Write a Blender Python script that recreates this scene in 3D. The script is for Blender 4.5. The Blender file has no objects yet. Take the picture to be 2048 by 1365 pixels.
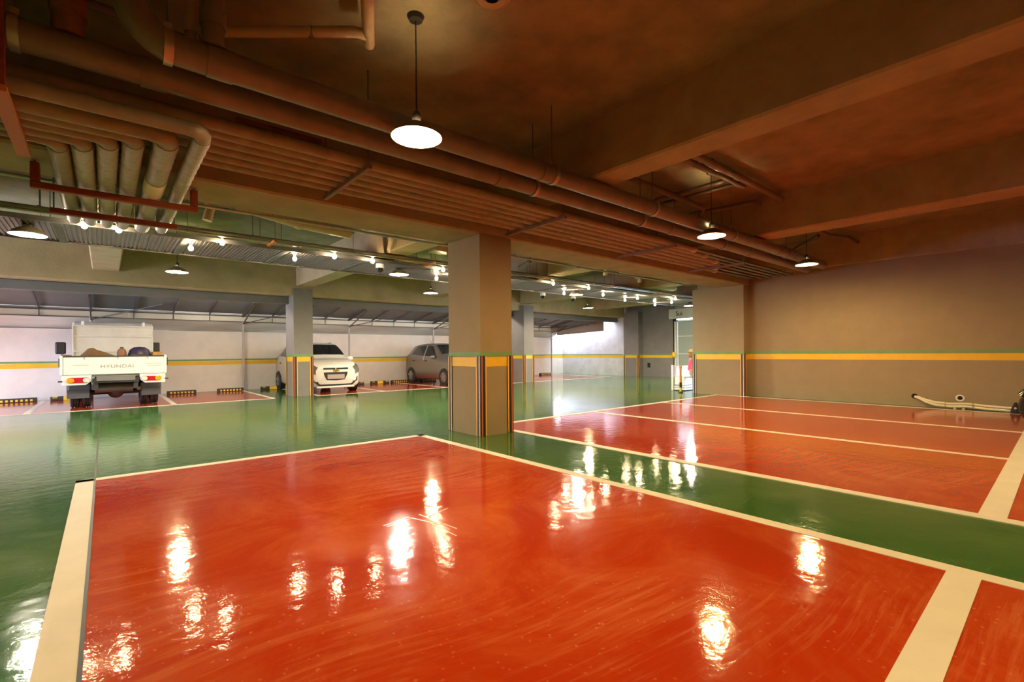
import bpy, bmesh, math, random
from mathutils import Matrix, Vector
random.seed(7)
SC = bpy.context.scene
COL = SC.collection

# ------------------------------------------------------------------ camera
cam = bpy.data.cameras.new('camera')
camo = bpy.data.objects.new('camera', cam)
COL.objects.link(camo)
cam.sensor_width = 36.0
cam.lens = 16.752
cam.shift_y = 0.01099
cam.clip_start = 0.05
camo.matrix_world = (Matrix.Translation((0, 0, 1.15)) @ Matrix.Rotation(-math.atan2(814, 953), 4, 'Z')
                     @ Matrix.Rotation(math.radians(90), 4, 'X') @ Matrix.Rotation(math.radians(-0.5), 4, 'Z'))
SC.camera = camo

# ------------------------------------------------------------------ sky and exposure
world = bpy.data.worlds.new('sky')
SC.world = world
world.use_nodes = True
bg = world.node_tree.nodes['Background']
bg.inputs['Color'].default_value = (0.78, 0.83, 1.0, 1)
bg.inputs['Strength'].default_value = 28.0
SC.view_settings.view_transform = 'Standard'
SC.view_settings.look = 'None'
SC.view_settings.gamma = 1.0
SC.view_settings.use_curve_mapping = False
SC.view_settings.exposure = 0.0
cy = SC.cycles
cy.max_bounces = 7
cy.diffuse_bounces = 4
cy.glossy_bounces = 4
cy.transmission_bounces = 4
cy.caustics_reflective = False
cy.caustics_refractive = False
cy.sample_clamp_indirect = 6.0
cy.use_denoising = True

DISH = 2100.0     # radiance of the pendant bulbs
BULB = 260.0      # radiance of the bare bulbs
FILL_TUBE = 300.0      # radiance of the added fill tubes that brighten the far wall
WARM = (1.0, 0.68, 0.27)

def portal(name, loc, rot, sx, sy):
    l = bpy.data.lights.new(name, 'AREA')
    l.shape = 'RECTANGLE'; l.size = sx; l.size_y = sy
    l.cycles.is_portal = True
    o = bpy.data.objects.new(name, l)
    COL.objects.link(o); o.location = loc; o.rotation_euler = rot

# ------------------------------------------------------------------ materials
MATS = {}
def mat(name, base, rough=0.6, metal=0.0, var=0.0, vscale=4.0, bump=0.0, bscale=40.0, coat=0.0, emis=None,
        spec=0.5, var2=None, alpha=None, trans=0.0, rvar=0.0, detail=6.0, vstretch=None):
    m = bpy.data.materials.new(name); MATS[name] = m
    m.use_nodes = True
    nt = m.node_tree; N = nt.nodes; L = nt.links
    p = N['Principled BSDF']
    p.inputs['Base Color'].default_value = (*base, 1)
    p.inputs['Roughness'].default_value = rough
    p.inputs['Metallic'].default_value = metal
    p.inputs['Specular IOR Level'].default_value = spec
    p.inputs['Coat Weight'].default_value = coat
    p.inputs['Coat Roughness'].default_value = 0.06
    p.inputs['Transmission Weight'].default_value = trans
    if emis:
        p.inputs['Emission Color'].default_value = (*emis[0], 1)
        p.inputs['Emission Strength'].default_value = emis[1]
    co = N.new('ShaderNodeTexCoord')
    src = co.outputs['Object']
    if vstretch:
        mp = N.new('ShaderNodeMapping'); mp.inputs['Scale'].default_value = vstretch
        L.new(src, mp.inputs['Vector']); src = mp.outputs['Vector']
    if var > 0 or rvar > 0:
        n = N.new('ShaderNodeTexNoise'); n.inputs['Scale'].default_value = vscale
        n.inputs['Detail'].default_value = detail; n.inputs['Roughness'].default_value = 0.62
        L.new(src, n.inputs['Vector'])
        r = N.new('ShaderNodeValToRGB')
        r.color_ramp.elements[0].position = 0.32; r.color_ramp.elements[1].position = 0.68
        b2 = var2 or tuple(min(1, c * (1 + var)) for c in base)
        b1 = tuple(c * (1 - var) for c in base)
        r.color_ramp.elements[0].color = (*b1, 1); r.color_ramp.elements[1].color = (*b2, 1)
        L.new(n.outputs['Fac'], r.inputs['Fac'])
        if var > 0: L.new(r.outputs['Color'], p.inputs['Base Color'])
        if rvar > 0:
            mr = N.new('ShaderNodeMapRange')
            mr.inputs['To Min'].default_value = max(0.02, rough - rvar); mr.inputs['To Max'].default_value = rough + rvar
            L.new(n.outputs['Fac'], mr.inputs['Value']); L.new(mr.outputs['Result'], p.inputs['Roughness'])
    if bump > 0:
        n2 = N.new('ShaderNodeTexNoise'); n2.inputs['Scale'].default_value = bscale; n2.inputs['Detail'].default_value = 4
        L.new(src, n2.inputs['Vector'])
        bp = N.new('ShaderNodeBump'); bp.inputs['Strength'].default_value = bump; bp.inputs['Distance'].default_value = 0.01
        L.new(n2.outputs['Fac'], bp.inputs['Height']); L.new(bp.outputs['Normal'], p.inputs['Normal'])
    return m

def epoxy(name, dark, light, speck):
    """glossy epoxy floor paint: rollered waves, worn patches, pale specks"""
    m = mat(name, dark, 0.1)
    nt = m.node_tree; N = nt.nodes; L = nt.links; p = N['Principled BSDF']
    co = N.new('ShaderNodeTexCoord')
    n1 = N.new('ShaderNodeTexNoise'); n1.inputs['Scale'].default_value = 1.1; n1.inputs['Detail'].default_value = 9
    n1.inputs['Roughness'].default_value = 0.7; n1.inputs['Distortion'].default_value = 0.8
    L.new(co.outputs['Object'], n1.inputs['Vector'])
    r1 = N.new('ShaderNodeValToRGB'); r1.color_ramp.elements[0].position = 0.42; r1.color_ramp.elements[1].position = 0.72
    r1.color_ramp.elements[0].color = (*dark, 1); r1.color_ramp.elements[1].color = (*light, 1)
    L.new(n1.outputs['Fac'], r1.inputs['Fac'])
    # curved tyre and mop streaks
    mp = N.new('ShaderNodeMapping'); mp.inputs['Rotation'].default_value = (0, 0, 0.75); mp.inputs['Scale'].default_value = (0.9, 13, 1)
    dn = N.new('ShaderNodeTexNoise'); dn.inputs['Scale'].default_value = 0.35; dn.inputs['Detail'].default_value = 1
    L.new(co.outputs['Object'], dn.inputs['Vector'])
    vm = N.new('ShaderNodeVectorMath'); vm.operation = 'MULTIPLY_ADD'; vm.inputs[1].default_value = (1.6, 1.6, 0)
    L.new(dn.outputs['Color'], vm.inputs[0]); L.new(co.outputs['Object'], vm.inputs[2]); L.new(vm.outputs[0], mp.inputs['Vector'])
    ns = N.new('ShaderNodeTexNoise'); ns.inputs['Scale'].default_value = 1.6; ns.inputs['Detail'].default_value = 7; ns.inputs['Roughness'].default_value = 0.7
    L.new(mp.outputs['Vector'], ns.inputs['Vector'])
    n3 = N.new('ShaderNodeTexNoise'); n3.inputs['Scale'].default_value = 0.6; n3.inputs['Detail'].default_value = 3
    L.new(co.outputs['Object'], n3.inputs['Vector'])
    ms = N.new('ShaderNodeMapRange'); ms.inputs['From Min'].default_value = 0.27; ms.inputs['From Max'].default_value = 0.40; ms.inputs['To Max'].default_value = 0.6
    m3 = N.new('ShaderNodeMath'); m3.operation = 'MULTIPLY'
    L.new(ns.outputs['Fac'], m3.inputs[0]); L.new(n3.outputs['Fac'], m3.inputs[1]); L.new(m3.outputs[0], ms.inputs['Value'])
    mx0 = N.new('ShaderNodeMixRGB'); mx0.inputs[2].default_value = (*[c * 0.6 + d * 0.4 for c, d in zip(light, speck)], 1)
    L.new(ms.outputs['Result'], mx0.inputs[0]); L.new(r1.outputs['Color'], mx0.inputs[1])
    # small pale specks
    vo = N.new('ShaderNodeTexVoronoi'); vo.inputs['Scale'].default_value = 21; vo.inputs['Randomness'].default_value = 1.0
    L.new(co.outputs['Object'], vo.inputs['Vector'])
    n4 = N.new('ShaderNodeTexNoise'); n4.inputs['Scale'].default_value = 55; n4.inputs['Detail'].default_value = 3
    L.new(co.outputs['Object'], n4.inputs['Vector'])
    ma = N.new('ShaderNodeMath'); ma.operation = 'MULTIPLY_ADD'; ma.inputs[1].default_value = 0.5
    L.new(n4.outputs['Fac'], ma.inputs[0]); L.new(vo.outputs['Distance'], ma.inputs[2])
    mr = N.new('ShaderNodeMapRange'); mr.inputs['From Min'].default_value = 0.40; mr.inputs['From Max'].default_value = 0.33; mr.inputs['To Max'].default_value = 0.5
    L.new(ma.outputs[0], mr.inputs['Value'])
    mk = N.new('ShaderNodeMapRange'); mk.inputs['From Min'].default_value = 0.42; mk.inputs['From Max'].default_value = 0.62
    L.new(n3.outputs['Fac'], mk.inputs['Value'])
    mm = N.new('ShaderNodeMath'); mm.operation = 'MULTIPLY'
    L.new(mr.outputs['Result'], mm.inputs[0]); L.new(mk.outputs['Result'], mm.inputs[1])
    mx = N.new('ShaderNodeMixRGB'); mx.inputs[2].default_value = (*speck, 1)
    L.new(mm.outputs[0], mx.inputs[0]); L.new(mx0.outputs[0], mx.inputs[1])
    L.new(mx.outputs[0], p.inputs['Base Color'])
    # roughness follows the wear
    mr2 = N.new('ShaderNodeMapRange'); mr2.inputs['From Min'].default_value = 0.35; mr2.inputs['From Max'].default_value = 0.75
    mr2.inputs['To Min'].default_value = 0.045; mr2.inputs['To Max'].default_value = 0.13
    L.new(n1.outputs['Fac'], mr2.inputs['Value']); L.new(mr2.outputs['Result'], p.inputs['Roughness'])
    # shallow roller waves plus orange peel
    w = N.new('ShaderNodeTexNoise'); w.inputs['Scale'].default_value = 9; w.inputs['Detail'].default_value = 3
    L.new(co.outputs['Object'], w.inputs['Vector'])
    w2 = N.new('ShaderNodeTexNoise'); w2.inputs['Scale'].default_value = 80; w2.inputs['Detail'].default_value = 2
    L.new(co.outputs['Object'], w2.inputs['Vector'])
    b1 = N.new('ShaderNodeBump'); b1.inputs['Strength'].default_value = 0.10; b1.inputs['Distance'].default_value = 0.02
    L.new(w.outputs['Fac'], b1.inputs['Height'])
    b2 = N.new('ShaderNodeBump'); b2.inputs['Strength'].default_value = 0.07; b2.inputs['Distance'].default_value = 0.004
    L.new(w2.outputs['Fac'], b2.inputs['Height']); L.new(b1.outputs['Normal'], b2.inputs['Normal'])
    L.new(b2.outputs['Normal'], p.inputs['Normal'])
    p.inputs['Specular IOR Level'].default_value = 0.55
    return m

epoxy('epoxy_green', (0.032, 0.125, 0.028), (0.09, 0.19, 0.05), (0.19, 0.28, 0.14))
epoxy('epoxy_red', (0.42, 0.034, 0.006), (0.54, 0.10, 0.024), (0.66, 0.27, 0.11))
mat('line_paint', (0.68, 0.64, 0.56), 0.6, var=0.06, vscale=3, bump=0.05, bscale=60, spec=0.2)
mat('scuff_pale', (0.70, 0.42, 0.25), 0.35)
mat('joint_dark', (0.03, 0.03, 0.02), 0.6)
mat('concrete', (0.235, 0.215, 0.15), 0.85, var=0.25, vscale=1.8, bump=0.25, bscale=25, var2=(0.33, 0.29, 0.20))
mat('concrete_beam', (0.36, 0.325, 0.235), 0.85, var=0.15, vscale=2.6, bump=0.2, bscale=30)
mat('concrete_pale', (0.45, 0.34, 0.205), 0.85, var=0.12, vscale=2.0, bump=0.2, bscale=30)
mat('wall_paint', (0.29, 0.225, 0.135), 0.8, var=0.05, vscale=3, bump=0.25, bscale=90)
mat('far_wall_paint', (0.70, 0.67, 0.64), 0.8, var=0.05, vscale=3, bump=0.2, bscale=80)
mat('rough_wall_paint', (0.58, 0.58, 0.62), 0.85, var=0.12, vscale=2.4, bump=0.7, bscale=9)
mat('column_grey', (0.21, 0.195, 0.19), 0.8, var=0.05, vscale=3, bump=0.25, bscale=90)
mat('dark_wall_paint', (0.20, 0.185, 0.19), 0.8, var=0.08, vscale=3, bump=0.2, bscale=60)
mat('stripe_yellow', (0.75, 0.46, 0.02), 0.5, var=0.05, vscale=5)
mat('stripe_green', (0.15, 0.30, 0.11), 0.6, var=0.08, vscale=5)
mat('steel_grey', (0.15, 0.15, 0.165), 0.55, var=0.08, vscale=4)
mat('rubber_black', (0.018, 0.016, 0.015), 0.5, bump=0.1, bscale=60)
mat('guard_yellow', (0.80, 0.50, 0.13), 0.4)
mat('guard_red', (0.55, 0.14, 0.05), 0.4)
mat('pipe_grey', (0.20, 0.19, 0.19), 0.28, var=0.15, vscale=6, spec=0.6)
mat('pipe_insulation', (0.29, 0.26, 0.20), 0.5, var=0.15, vscale=9, bump=0.3, bscale=30)
mat('foil_wrap', (0.46, 0.44, 0.42), 0.45, metal=0.3, var=0.25, vscale=14, bump=0.5, bscale=26)
mat('foil_pale', (0.85, 0.90, 0.80), 0.4)
mat('pvc', (0.55, 0.46, 0.36), 0.45, var=0.08, vscale=6)
mat('galvanised', (0.50, 0.50, 0.49), 0.35, metal=0.9, var=0.12, vscale=10)
mat('galvanised_dull', (0.24, 0.24, 0.24), 0.40, metal=0.8, var=0.12, vscale=8)
mat('rack_iron', (0.20, 0.10, 0.06), 0.6, var=0.2, vscale=12)
mat('red_iron', (0.26, 0.05, 0.02), 0.6, var=0.2, vscale=12)
mat('orange_iron', (0.50, 0.16, 0.03), 0.55)
mat('conduit', (0.17, 0.15, 0.14), 0.45, var=0.1, vscale=6)
mat('black_plastic', (0.015, 0.015, 0.016), 0.45)
mat('enamel_white', (0.75, 0.74, 0.70), 0.35)
mat('enamel_olive', (0.20, 0.17, 0.10), 0.4)
mat('enamel_dark', (0.10, 0.10, 0.09), 0.4)
mat('lamp_glow', (0.9, 0.85, 0.7), 0.5, emis=(WARM, DISH))
mat('lamp_glow_mid', (0.9, 0.85, 0.7), 0.5, emis=((1.0, 0.88, 0.68), DISH * 1.9))
mat('lamp_glow_far', (0.9, 0.85, 0.7), 0.5, emis=((1.0, 0.74, 0.40), DISH * 1.4))
mat('fill_tube_glow', (0.9, 0.9, 0.85), 0.5, emis=((1.0, 0.86, 0.68), FILL_TUBE))
mat('bulb_glow', (0.9, 0.85, 0.7), 0.5, emis=((1.0, 0.74, 0.42), BULB))
mat('white_paint', (0.76, 0.79, 0.86), 0.28, coat=0.4, spec=0.5)
mat('cream_panel', (0.66, 0.63, 0.56), 0.45, var=0.06, vscale=4)
mat('car_white', (0.80, 0.79, 0.76), 0.25, coat=0.8)
mat('car_grey', (0.22, 0.21, 0.20), 0.28, metal=0.6, coat=0.8)
mat('auto_glass', (0.012, 0.014, 0.015), 0.06, spec=0.6)
mat('tyre', (0.022, 0.022, 0.024), 0.75, bump=0.2, bscale=60)
mat('alloy', (0.55, 0.55, 0.55), 0.28, metal=0.9)
mat('chrome', (0.75, 0.75, 0.75), 0.1, metal=1.0)
mat('lens_red', (0.50, 0.015, 0.03), 0.15, coat=0.6)
mat('lens_amber', (0.85, 0.36, 0.02), 0.15, coat=0.6)
mat('lens_clear', (0.75, 0.73, 0.70), 0.12, coat=0.6)
mat('headlamp', (0.20, 0.19, 0.18), 0.1, metal=0.3, coat=1.0)
mat('plate_grey', (0.17, 0.17, 0.18), 0.5)
mat('plate_pink', (0.42, 0.35, 0.33), 0.5)
mat('emblem_gold', (0.75, 0.50, 0.10), 0.25, metal=0.7)
mat('letter_grey', (0.32, 0.31, 0.33), 0.4)
mat('decal_orange', (0.75, 0.45, 0.33), 0.5)
mat('chassis_black', (0.03, 0.032, 0.036), 0.55, var=0.2, vscale=9)
mat('mudflap', (0.10, 0.11, 0.13), 0.55)
mat('tank_steel', (0.13, 0.13, 0.15), 0.4, metal=0.4)
mat('cargo_brown', (0.15, 0.085, 0.03), 0.8, bump=0.4, bscale=14)
mat('cargo_navy', (0.022, 0.016, 0.06), 0.5)
mat('cargo_wood', (0.42, 0.23, 0.07), 0.6, var=0.15, vscale=8)
mat('cargo_green', (0.03, 0.15, 0.10), 0.7)
mat('cargo_pale', (0.66, 0.58, 0.45), 0.6)
mat('rust', (0.22, 0.11, 0.06), 0.7, var=0.2, vscale=14)
mat('canopy_sheet', (0.14, 0.16, 0.165), 0.55, var=0.1, vscale=1.5)
mat('canopy_steel', (0.075, 0.06, 0.055), 0.5)
mat('post_paint', (0.42, 0.40, 0.39), 0.5)
mat('purlin_pale', (0.45, 0.42, 0.36), 0.5)
mat('tarpaulin', (0.50, 0.52, 0.49), 0.5, var=0.12, vscale=2.0, vstretch=(0.4, 1, 4))
mat('fascia_sheet', (0.34, 0.30, 0.29), 0.6)
mat('clear_sheet', (0.60, 0.58, 0.50), 0.4)
mat('stop_rubber', (0.03, 0.028, 0.03), 0.6, bump=0.2, bscale=50)
mat('stop_yellow', (0.85, 0.58, 0.05), 0.4)
mat('hose_white', (0.75, 0.66, 0.48), 0.5)
mat('tape', (0.45, 0.36, 0.22), 0.6)
mat('glass_panel', (0.33, 0.38, 0.35), 0.12, spec=0.6)
mat('frame_white', (0.62, 0.62, 0.58), 0.45)
mat('sign_white', (0.66, 0.66, 0.62), 0.45)
mat('sign_ink', (0.02, 0.015, 0.02), 0.5)
mat('bright_white', (0.90, 0.90, 0.90), 0.5)
mat('skin', (0.60, 0.33, 0.22), 0.5)
mat('shirt_pink', (0.70, 0.10, 0.24), 0.7, bump=0.2, bscale=30)
mat('trousers_pale', (0.70, 0.64, 0.62), 0.7)
mat('hair_blond', (0.45, 0.22, 0.06), 0.6)
mat('hat_straw', (0.62, 0.50, 0.16), 0.7, bump=0.4, bscale=60)
mat('eye_dark', (0.02, 0.015, 0.015), 0.3)
mat('lip', (0.50, 0.14, 0.12), 0.5)
mat('bollard_orange', (0.72, 0.34, 0.10), 0.5)
mat('bike_black', (0.010, 0.009, 0.010), 0.2, coat=0.5)
mat('bike_seat', (0.02, 0.018, 0.018), 0.6)
mat('hole_dark', (0.01, 0.008, 0.006), 0.9)

# ------------------------------------------------------------------ mesh helpers
class MB:
    def __init__(s): s.v = []; s.f = []
    def box(s, x0, x1, y0, y1, z0, z1):
        b = len(s.v)
        s.v += [(x0, y0, z0), (x1, y0, z0), (x1, y1, z0), (x0, y1, z0), (x0, y0, z1), (x1, y0, z1), (x1, y1, z1), (x0, y1, z1)]
        s.f += [tuple(b + i for i in q) for q in ((3, 2, 1, 0), (4, 5, 6, 7), (0, 1, 5, 4), (1, 2, 6, 5), (2, 3, 7, 6), (3, 0, 4, 7))]
        return s
    def hexa(s, p):     # eight corners, same order as box
        b = len(s.v); s.v += [tuple(q) for q in p]
        s.f += [tuple(b + i for i in q) for q in ((3, 2, 1, 0), (4, 5, 6, 7), (0, 1, 5, 4), (1, 2, 6, 5), (2, 3, 7, 6), (3, 0, 4, 7))]
        return s
    def bar(s, p0, p1, w, h):   # rectangular bar between two points (h measured in z-ish)
        p0 = Vector(p0); p1 = Vector(p1); d = (p1 - p0).normalized()
        up = Vector((0, 0, 1)) if abs(d.z) < 0.95 else Vector((0, 1, 0))
        sd = d.cross(up).normalized(); u = sd.cross(d).normalized()
        a = sd * w / 2; c = u * h / 2
        return s.hexa([p0 - a - c, p0 + a - c, p1 + a - c, p1 - a - c, p0 - a + c, p0 + a + c, p1 + a + c, p1 - a + c])
    def tube(s, path, r, seg=12, cap=True, radii=None):
        path = [Vector(p) for p in path]; b = len(s.v); n = len(path)
        t = []
        for i in range(n):
            d = (path[min(i + 1, n - 1)] - path[max(i - 1, 0)])
            t.append(d.normalized())
        ref = Vector((0, 0, 1)) if abs(t[0].z) < 0.9 else Vector((1, 0, 0))
        u = t[0].cross(ref).normalized()
        for i in range(n):
            u = (u - t[i] * u.dot(t[i])).normalized(); w = t[i].cross(u)
            rr = radii[i] if radii else r
            for k in range(seg):
                a = 2 * math.pi * k / seg
                s.v.append(tuple(path[i] + (u * math.cos(a) + w * math.sin(a)) * rr))
        for i in range(n - 1):
            for k in range(seg):
                k2 = (k + 1) % seg
                s.f.append((b + i * seg + k, b + i * seg + k2, b + (i + 1) * seg + k2, b + (i + 1) * seg + k))
        if cap:
            s.f.append(tuple(b + k for k in reversed(range(seg))))
            s.f.append(tuple(b + (n - 1) * seg + k for k in range(seg)))
        return s
    def cyl(s, p0, p1, r, seg=14, r1=None):
        return s.tube([p0, p1], r, seg, True, [r, r if r1 is None else r1])
    def lathe(s, prof, c=(0, 0, 0), seg=24, axis='z'):
        b = len(s.v); n = len(prof)
        for (r, h) in prof:
            for k in range(seg):
                a = 2 * math.pi * k / seg; x = r * math.cos(a); y = r * math.sin(a)
                q = {'z': (x, y, h), 'x': (h, x, y), 'y': (y, h, x)}[axis]
                s.v.append((c[0] + q[0], c[1] + q[1], c[2] + q[2]))
        for i in range(n - 1):
            for k in range(seg):
                k2 = (k + 1) % seg
                s.f.append((b + i * seg + k, b + i * seg + k2, b + (i + 1) * seg + k2, b + (i + 1) * seg + k))
        return s
    def ball(s, c, rx, ry=None, rz=None, seg=12, rings=8):
        ry = ry or rx; rz = rz or rx; b = len(s.v)
        s.v.append((c[0], c[1], c[2] - rz))
        for i in range(1, rings):
            th = math.pi * i / rings
            for k in range(seg):
                a = 2 * math.pi * k / seg
                s.v.append((c[0] + rx * math.sin(th) * math.cos(a), c[1] + ry * math.sin(th) * math.sin(a), c[2] - rz * math.cos(th)))
        s.v.append((c[0], c[1], c[2] + rz)); top = len(s.v) - 1
        for k in range(seg):
            k2 = (k + 1) % seg
            s.f.append((b, b + 1 + k2, b + 1 + k)); s.f.append((top, top - seg + k, top - seg + k2))
        for i in range(rings - 2):
            for k in range(seg):
                k2 = (k + 1) % seg; q = b + 1 + i * seg
                s.f.append((q + k, q + k2, q + seg + k2, q + seg + k))
        return s
    def prism(s, poly, axis, a0, a1):   # polygon extruded along an axis; poly in the other two axes in order
        b = len(s.v); n = len(poly)
        for a in (a0, a1):
            for (p, q) in poly:
                s.v.append({'x': (a, p, q), 'y': (p, a, q), 'z': (p, q, a)}[axis])
        s.f.append(tuple(b + i for i in reversed(range(n)))); s.f.append(tuple(b + n + i for i in range(n)))
        for i in range(n):
            j = (i + 1) % n
            s.f.append((b + i, b + j, b + n + j, b + n + i))
        return s
    def build(s, name, m, parent=None, world=False, smooth=False, bevel=0.0, bseg=2, auto=None):
        off = Vector((0, 0, 0))
        if parent is not None and world: off = WLOC[parent.name]
        me = bpy.data.meshes.new(name)
        me.from_pydata([tuple(Vector(q) - off) for q in s.v], [], s.f)
        bm = bmesh.new(); bm.from_mesh(me)
        bmesh.ops.recalc_face_normals(bm, faces=bm.faces)
        if bevel > 0:
            es = [e for e in bm.edges if len(e.link_faces) == 2 and e.calc_face_angle(0) > 0.5]
            if es: bmesh.ops.bevel(bm, geom=es, offset=bevel, segments=bseg, profile=0.5, affect='EDGES', clamp_overlap=True)
        if smooth:
            for f in bm.faces: f.smooth = True
            lim = auto if auto is not None else 0.7
            for e in bm.edges:
                if len(e.link_faces) == 2 and e.calc_face_angle(0) > lim: e.smooth = False
        bm.to_mesh(me); bm.free()
        me.materials.append(MATS[m])
        o = bpy.data.objects.new(name, me); COL.objects.link(o)
        if parent is not None:
            o.parent = parent
            WLOC[o.name] = Vector(WLOC[parent.name]) if world else WLOC[parent.name]
        else: WLOC[o.name] = Vector((0, 0, 0))
        return o
WLOC = {}
def tag(o, label=None, cat=None, group=None, kind=None):
    if label: o['label'] = label
    if cat: o['category'] = cat
    if group: o['group'] = group
    if kind: o['kind'] = kind
    return o
def thing(name, loc, label, cat, group=None, rz=0.0):
    o = bpy.data.objects.new(name, None); COL.objects.link(o)
    o.empty_display_size = 0.1
    o.location = loc; o.rotation_euler = (0, 0, rz); WLOC[o.name] = Vector(loc)
    return tag(o, label, cat, group)
def struct(o, label=None): return tag(o, label, None, None, 'structure')
def copy_tree(o, parent=None):
    c = o.copy(); COL.objects.link(c); c.parent = parent
    for ch in [q for q in o.children]: copy_tree(ch, c)
    return c
def BX(*a): return MB().box(*a)
def text_mesh(body, size, ext, shear=0.0, space=1.0, sx=1.0):
    cu = bpy.data.curves.new('lettering', 'FONT'); cu.body = body; cu.size = size; cu.extrude = ext
    cu.align_x = 'CENTER'; cu.align_y = 'CENTER'; cu.shear = shear; cu.space_character = space; cu.resolution_u = 3
    o = bpy.data.objects.new('lettering', cu); COL.objects.link(o)
    dg = bpy.context.evaluated_depsgraph_get(); dg.update()
    me = bpy.data.meshes.new_from_object(o.evaluated_get(dg))
    bpy.data.objects.remove(o)
    me.transform(Matrix.Diagonal((sx, 1, 1, 1)))
    return me

# ================================================================== SETTING
ZC = 3.65           # slab soffit
# ---- floor
floor = struct(BX(-7, 24, -6, 19.5, -0.2, 0).build('floor', 'epoxy_green'), 'glossy green epoxy garage floor with red bays')
def paint(name, m, x0, x1, y0, y1, h): return BX(x0, x1, y0, y1, 0.0005, h).build(name, m, floor)
RED = 0.003; LN = 0.006
paint('red_bay', 'epoxy_red', -0.10, 3.31, 0.36, 5.84, RED)
paint('red_bay', 'epoxy_red', 4.52, 7.06, 0.36, 5.88, RED)
paint('red_bay', 'epoxy_red', 7.08, 9.42, 0.36, 5.90, RED)
paint('red_bay', 'epoxy_red', 9.44, 12.02, 0.36, 5.92, RED)
paint('red_bay', 'epoxy_red', 0.00, 3.34, -5.6, 0.34, RED)
paint('red_bay', 'epoxy_red', 4.52, 12.02, -5.6, 0.34, RED)
for a, b in ((-6.0, -1.22), (-1.18, 1.20), (1.24, 3.33), (4.47, 6.40), (6.44, 8.58), (8.62, 10.8), (10.84, 12.0), (12.6, 14.6), (14.64, 17.3)):
    paint('red_bay', 'epoxy_red', a, b, 13.47, 17.5, RED)
LINES = [(-0.21, -0.08, -5.6, 5.92), (-0.21, 3.39, 5.82, 5.93), (3.29, 3.39, 0.30, 5.93), (3.29, 3.39, -5.6, 0.30),
         (-0.08, 3.29, 0.29, 0.42), (4.48, 4.59, -5.6, 5.95), (4.48, 12.06, 5.87, 5.98), (7.02, 7.12, 0.42, 5.9),
         (9.39, 9.48, 0.42, 5.9), (11.96, 12.06, 0.28, 5.95), (4.59, 12.06, 0.28, 0.42),
         (-6, 3.36, 13.40, 13.50), (4.42, 12.0, 13.40, 13.50), (12.55, 17.4, 13.40, 13.50),
         (-1.25, -1.15, 13.5, 17.4), (1.17, 1.27, 13.5, 17.4), (3.28, 3.38, 13.5, 17.4), (4.42, 4.52, 13.5, 17.4), (6.37, 6.47, 13.5, 17.4),
         (8.55, 8.65, 13.5, 17.4), (10.77, 10.87, 13.5, 17.4), (12.55, 12.65, 13.5, 17.4), (14.57, 14.67, 13.5, 17.4), (17.3, 17.4, 13.4, 17.4)]
for l in LINES: paint('bay_line', 'line_paint', *l, LN)
paint('expansion_joint', 'joint_dark', -0.085, -0.070, -5.6, 13.3, 0.0072)
paint('expansion_joint', 'joint_dark', -6.9, -0.21, 5.875, 5.888, 0.0016)
for (a, b, w) in (((1.40, 2.97), (1.61, 3.01), .012), ((1.41, 2.94), (1.60, 2.975), .008), ((1.61, 2.99), (1.70, 2.72), .012), ((1.69, 3.01), (1.735, 2.60), .010),
                  ((1.66, 2.80), (1.665, 2.50), .009), ((1.72, 2.95), (1.80, 2.95), .010), ((1.80, 2.95), (1.92, 2.99), .008)):
    MB().bar((a[0], a[1], .0030), (b[0], b[1], .0030), w, .0012).build('scuff_mark', 'scuff_pale', floor)
# ---- slab and beams
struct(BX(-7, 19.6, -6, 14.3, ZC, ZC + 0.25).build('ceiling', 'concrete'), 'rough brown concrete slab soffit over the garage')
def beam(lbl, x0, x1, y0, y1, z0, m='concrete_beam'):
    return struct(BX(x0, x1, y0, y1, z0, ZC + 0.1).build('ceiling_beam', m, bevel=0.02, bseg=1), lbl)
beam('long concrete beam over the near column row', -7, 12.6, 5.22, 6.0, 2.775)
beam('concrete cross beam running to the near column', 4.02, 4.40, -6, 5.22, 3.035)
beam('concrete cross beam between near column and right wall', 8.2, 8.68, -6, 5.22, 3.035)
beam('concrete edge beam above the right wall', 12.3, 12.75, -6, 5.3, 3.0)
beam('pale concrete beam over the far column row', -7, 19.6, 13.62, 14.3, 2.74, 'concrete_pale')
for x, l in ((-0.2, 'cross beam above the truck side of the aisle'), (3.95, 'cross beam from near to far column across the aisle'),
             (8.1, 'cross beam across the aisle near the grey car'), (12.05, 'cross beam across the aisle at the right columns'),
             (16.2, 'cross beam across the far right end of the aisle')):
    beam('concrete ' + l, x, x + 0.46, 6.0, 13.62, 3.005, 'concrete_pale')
steel = BX(-7, 18.7, 14.0, 14.25, 2.54, 2.735).build('steel_beam', 'steel_grey', bevel=0.01, bseg=1)
struct(steel, 'grey painted steel beam under the far concrete beam')
# ---- walls
def stripes(par, rects, kind='x'):
    for (x0, x1, y0, y1, zy0, zy1, zg0, zg1) in rects:
        BX(x0, x1, y0, y1, zy0, zy1).build('yellow_stripe', 'stripe_yellow', par)
        BX(x0, x1, y0, y1, zg0, zg1).build('green_stripe', 'stripe_green', par)
T = 0.003
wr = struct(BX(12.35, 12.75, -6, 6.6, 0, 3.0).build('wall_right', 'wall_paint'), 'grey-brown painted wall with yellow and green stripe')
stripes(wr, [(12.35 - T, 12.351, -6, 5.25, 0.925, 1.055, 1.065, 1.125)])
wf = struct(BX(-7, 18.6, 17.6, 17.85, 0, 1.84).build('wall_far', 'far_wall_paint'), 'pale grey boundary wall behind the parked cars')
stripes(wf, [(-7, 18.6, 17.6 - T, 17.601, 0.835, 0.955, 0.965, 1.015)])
BX(-7, 18.6, 17.575, 17.88, 1.84, 1.885).build('coping', 'far_wall_paint', wf)
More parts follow.
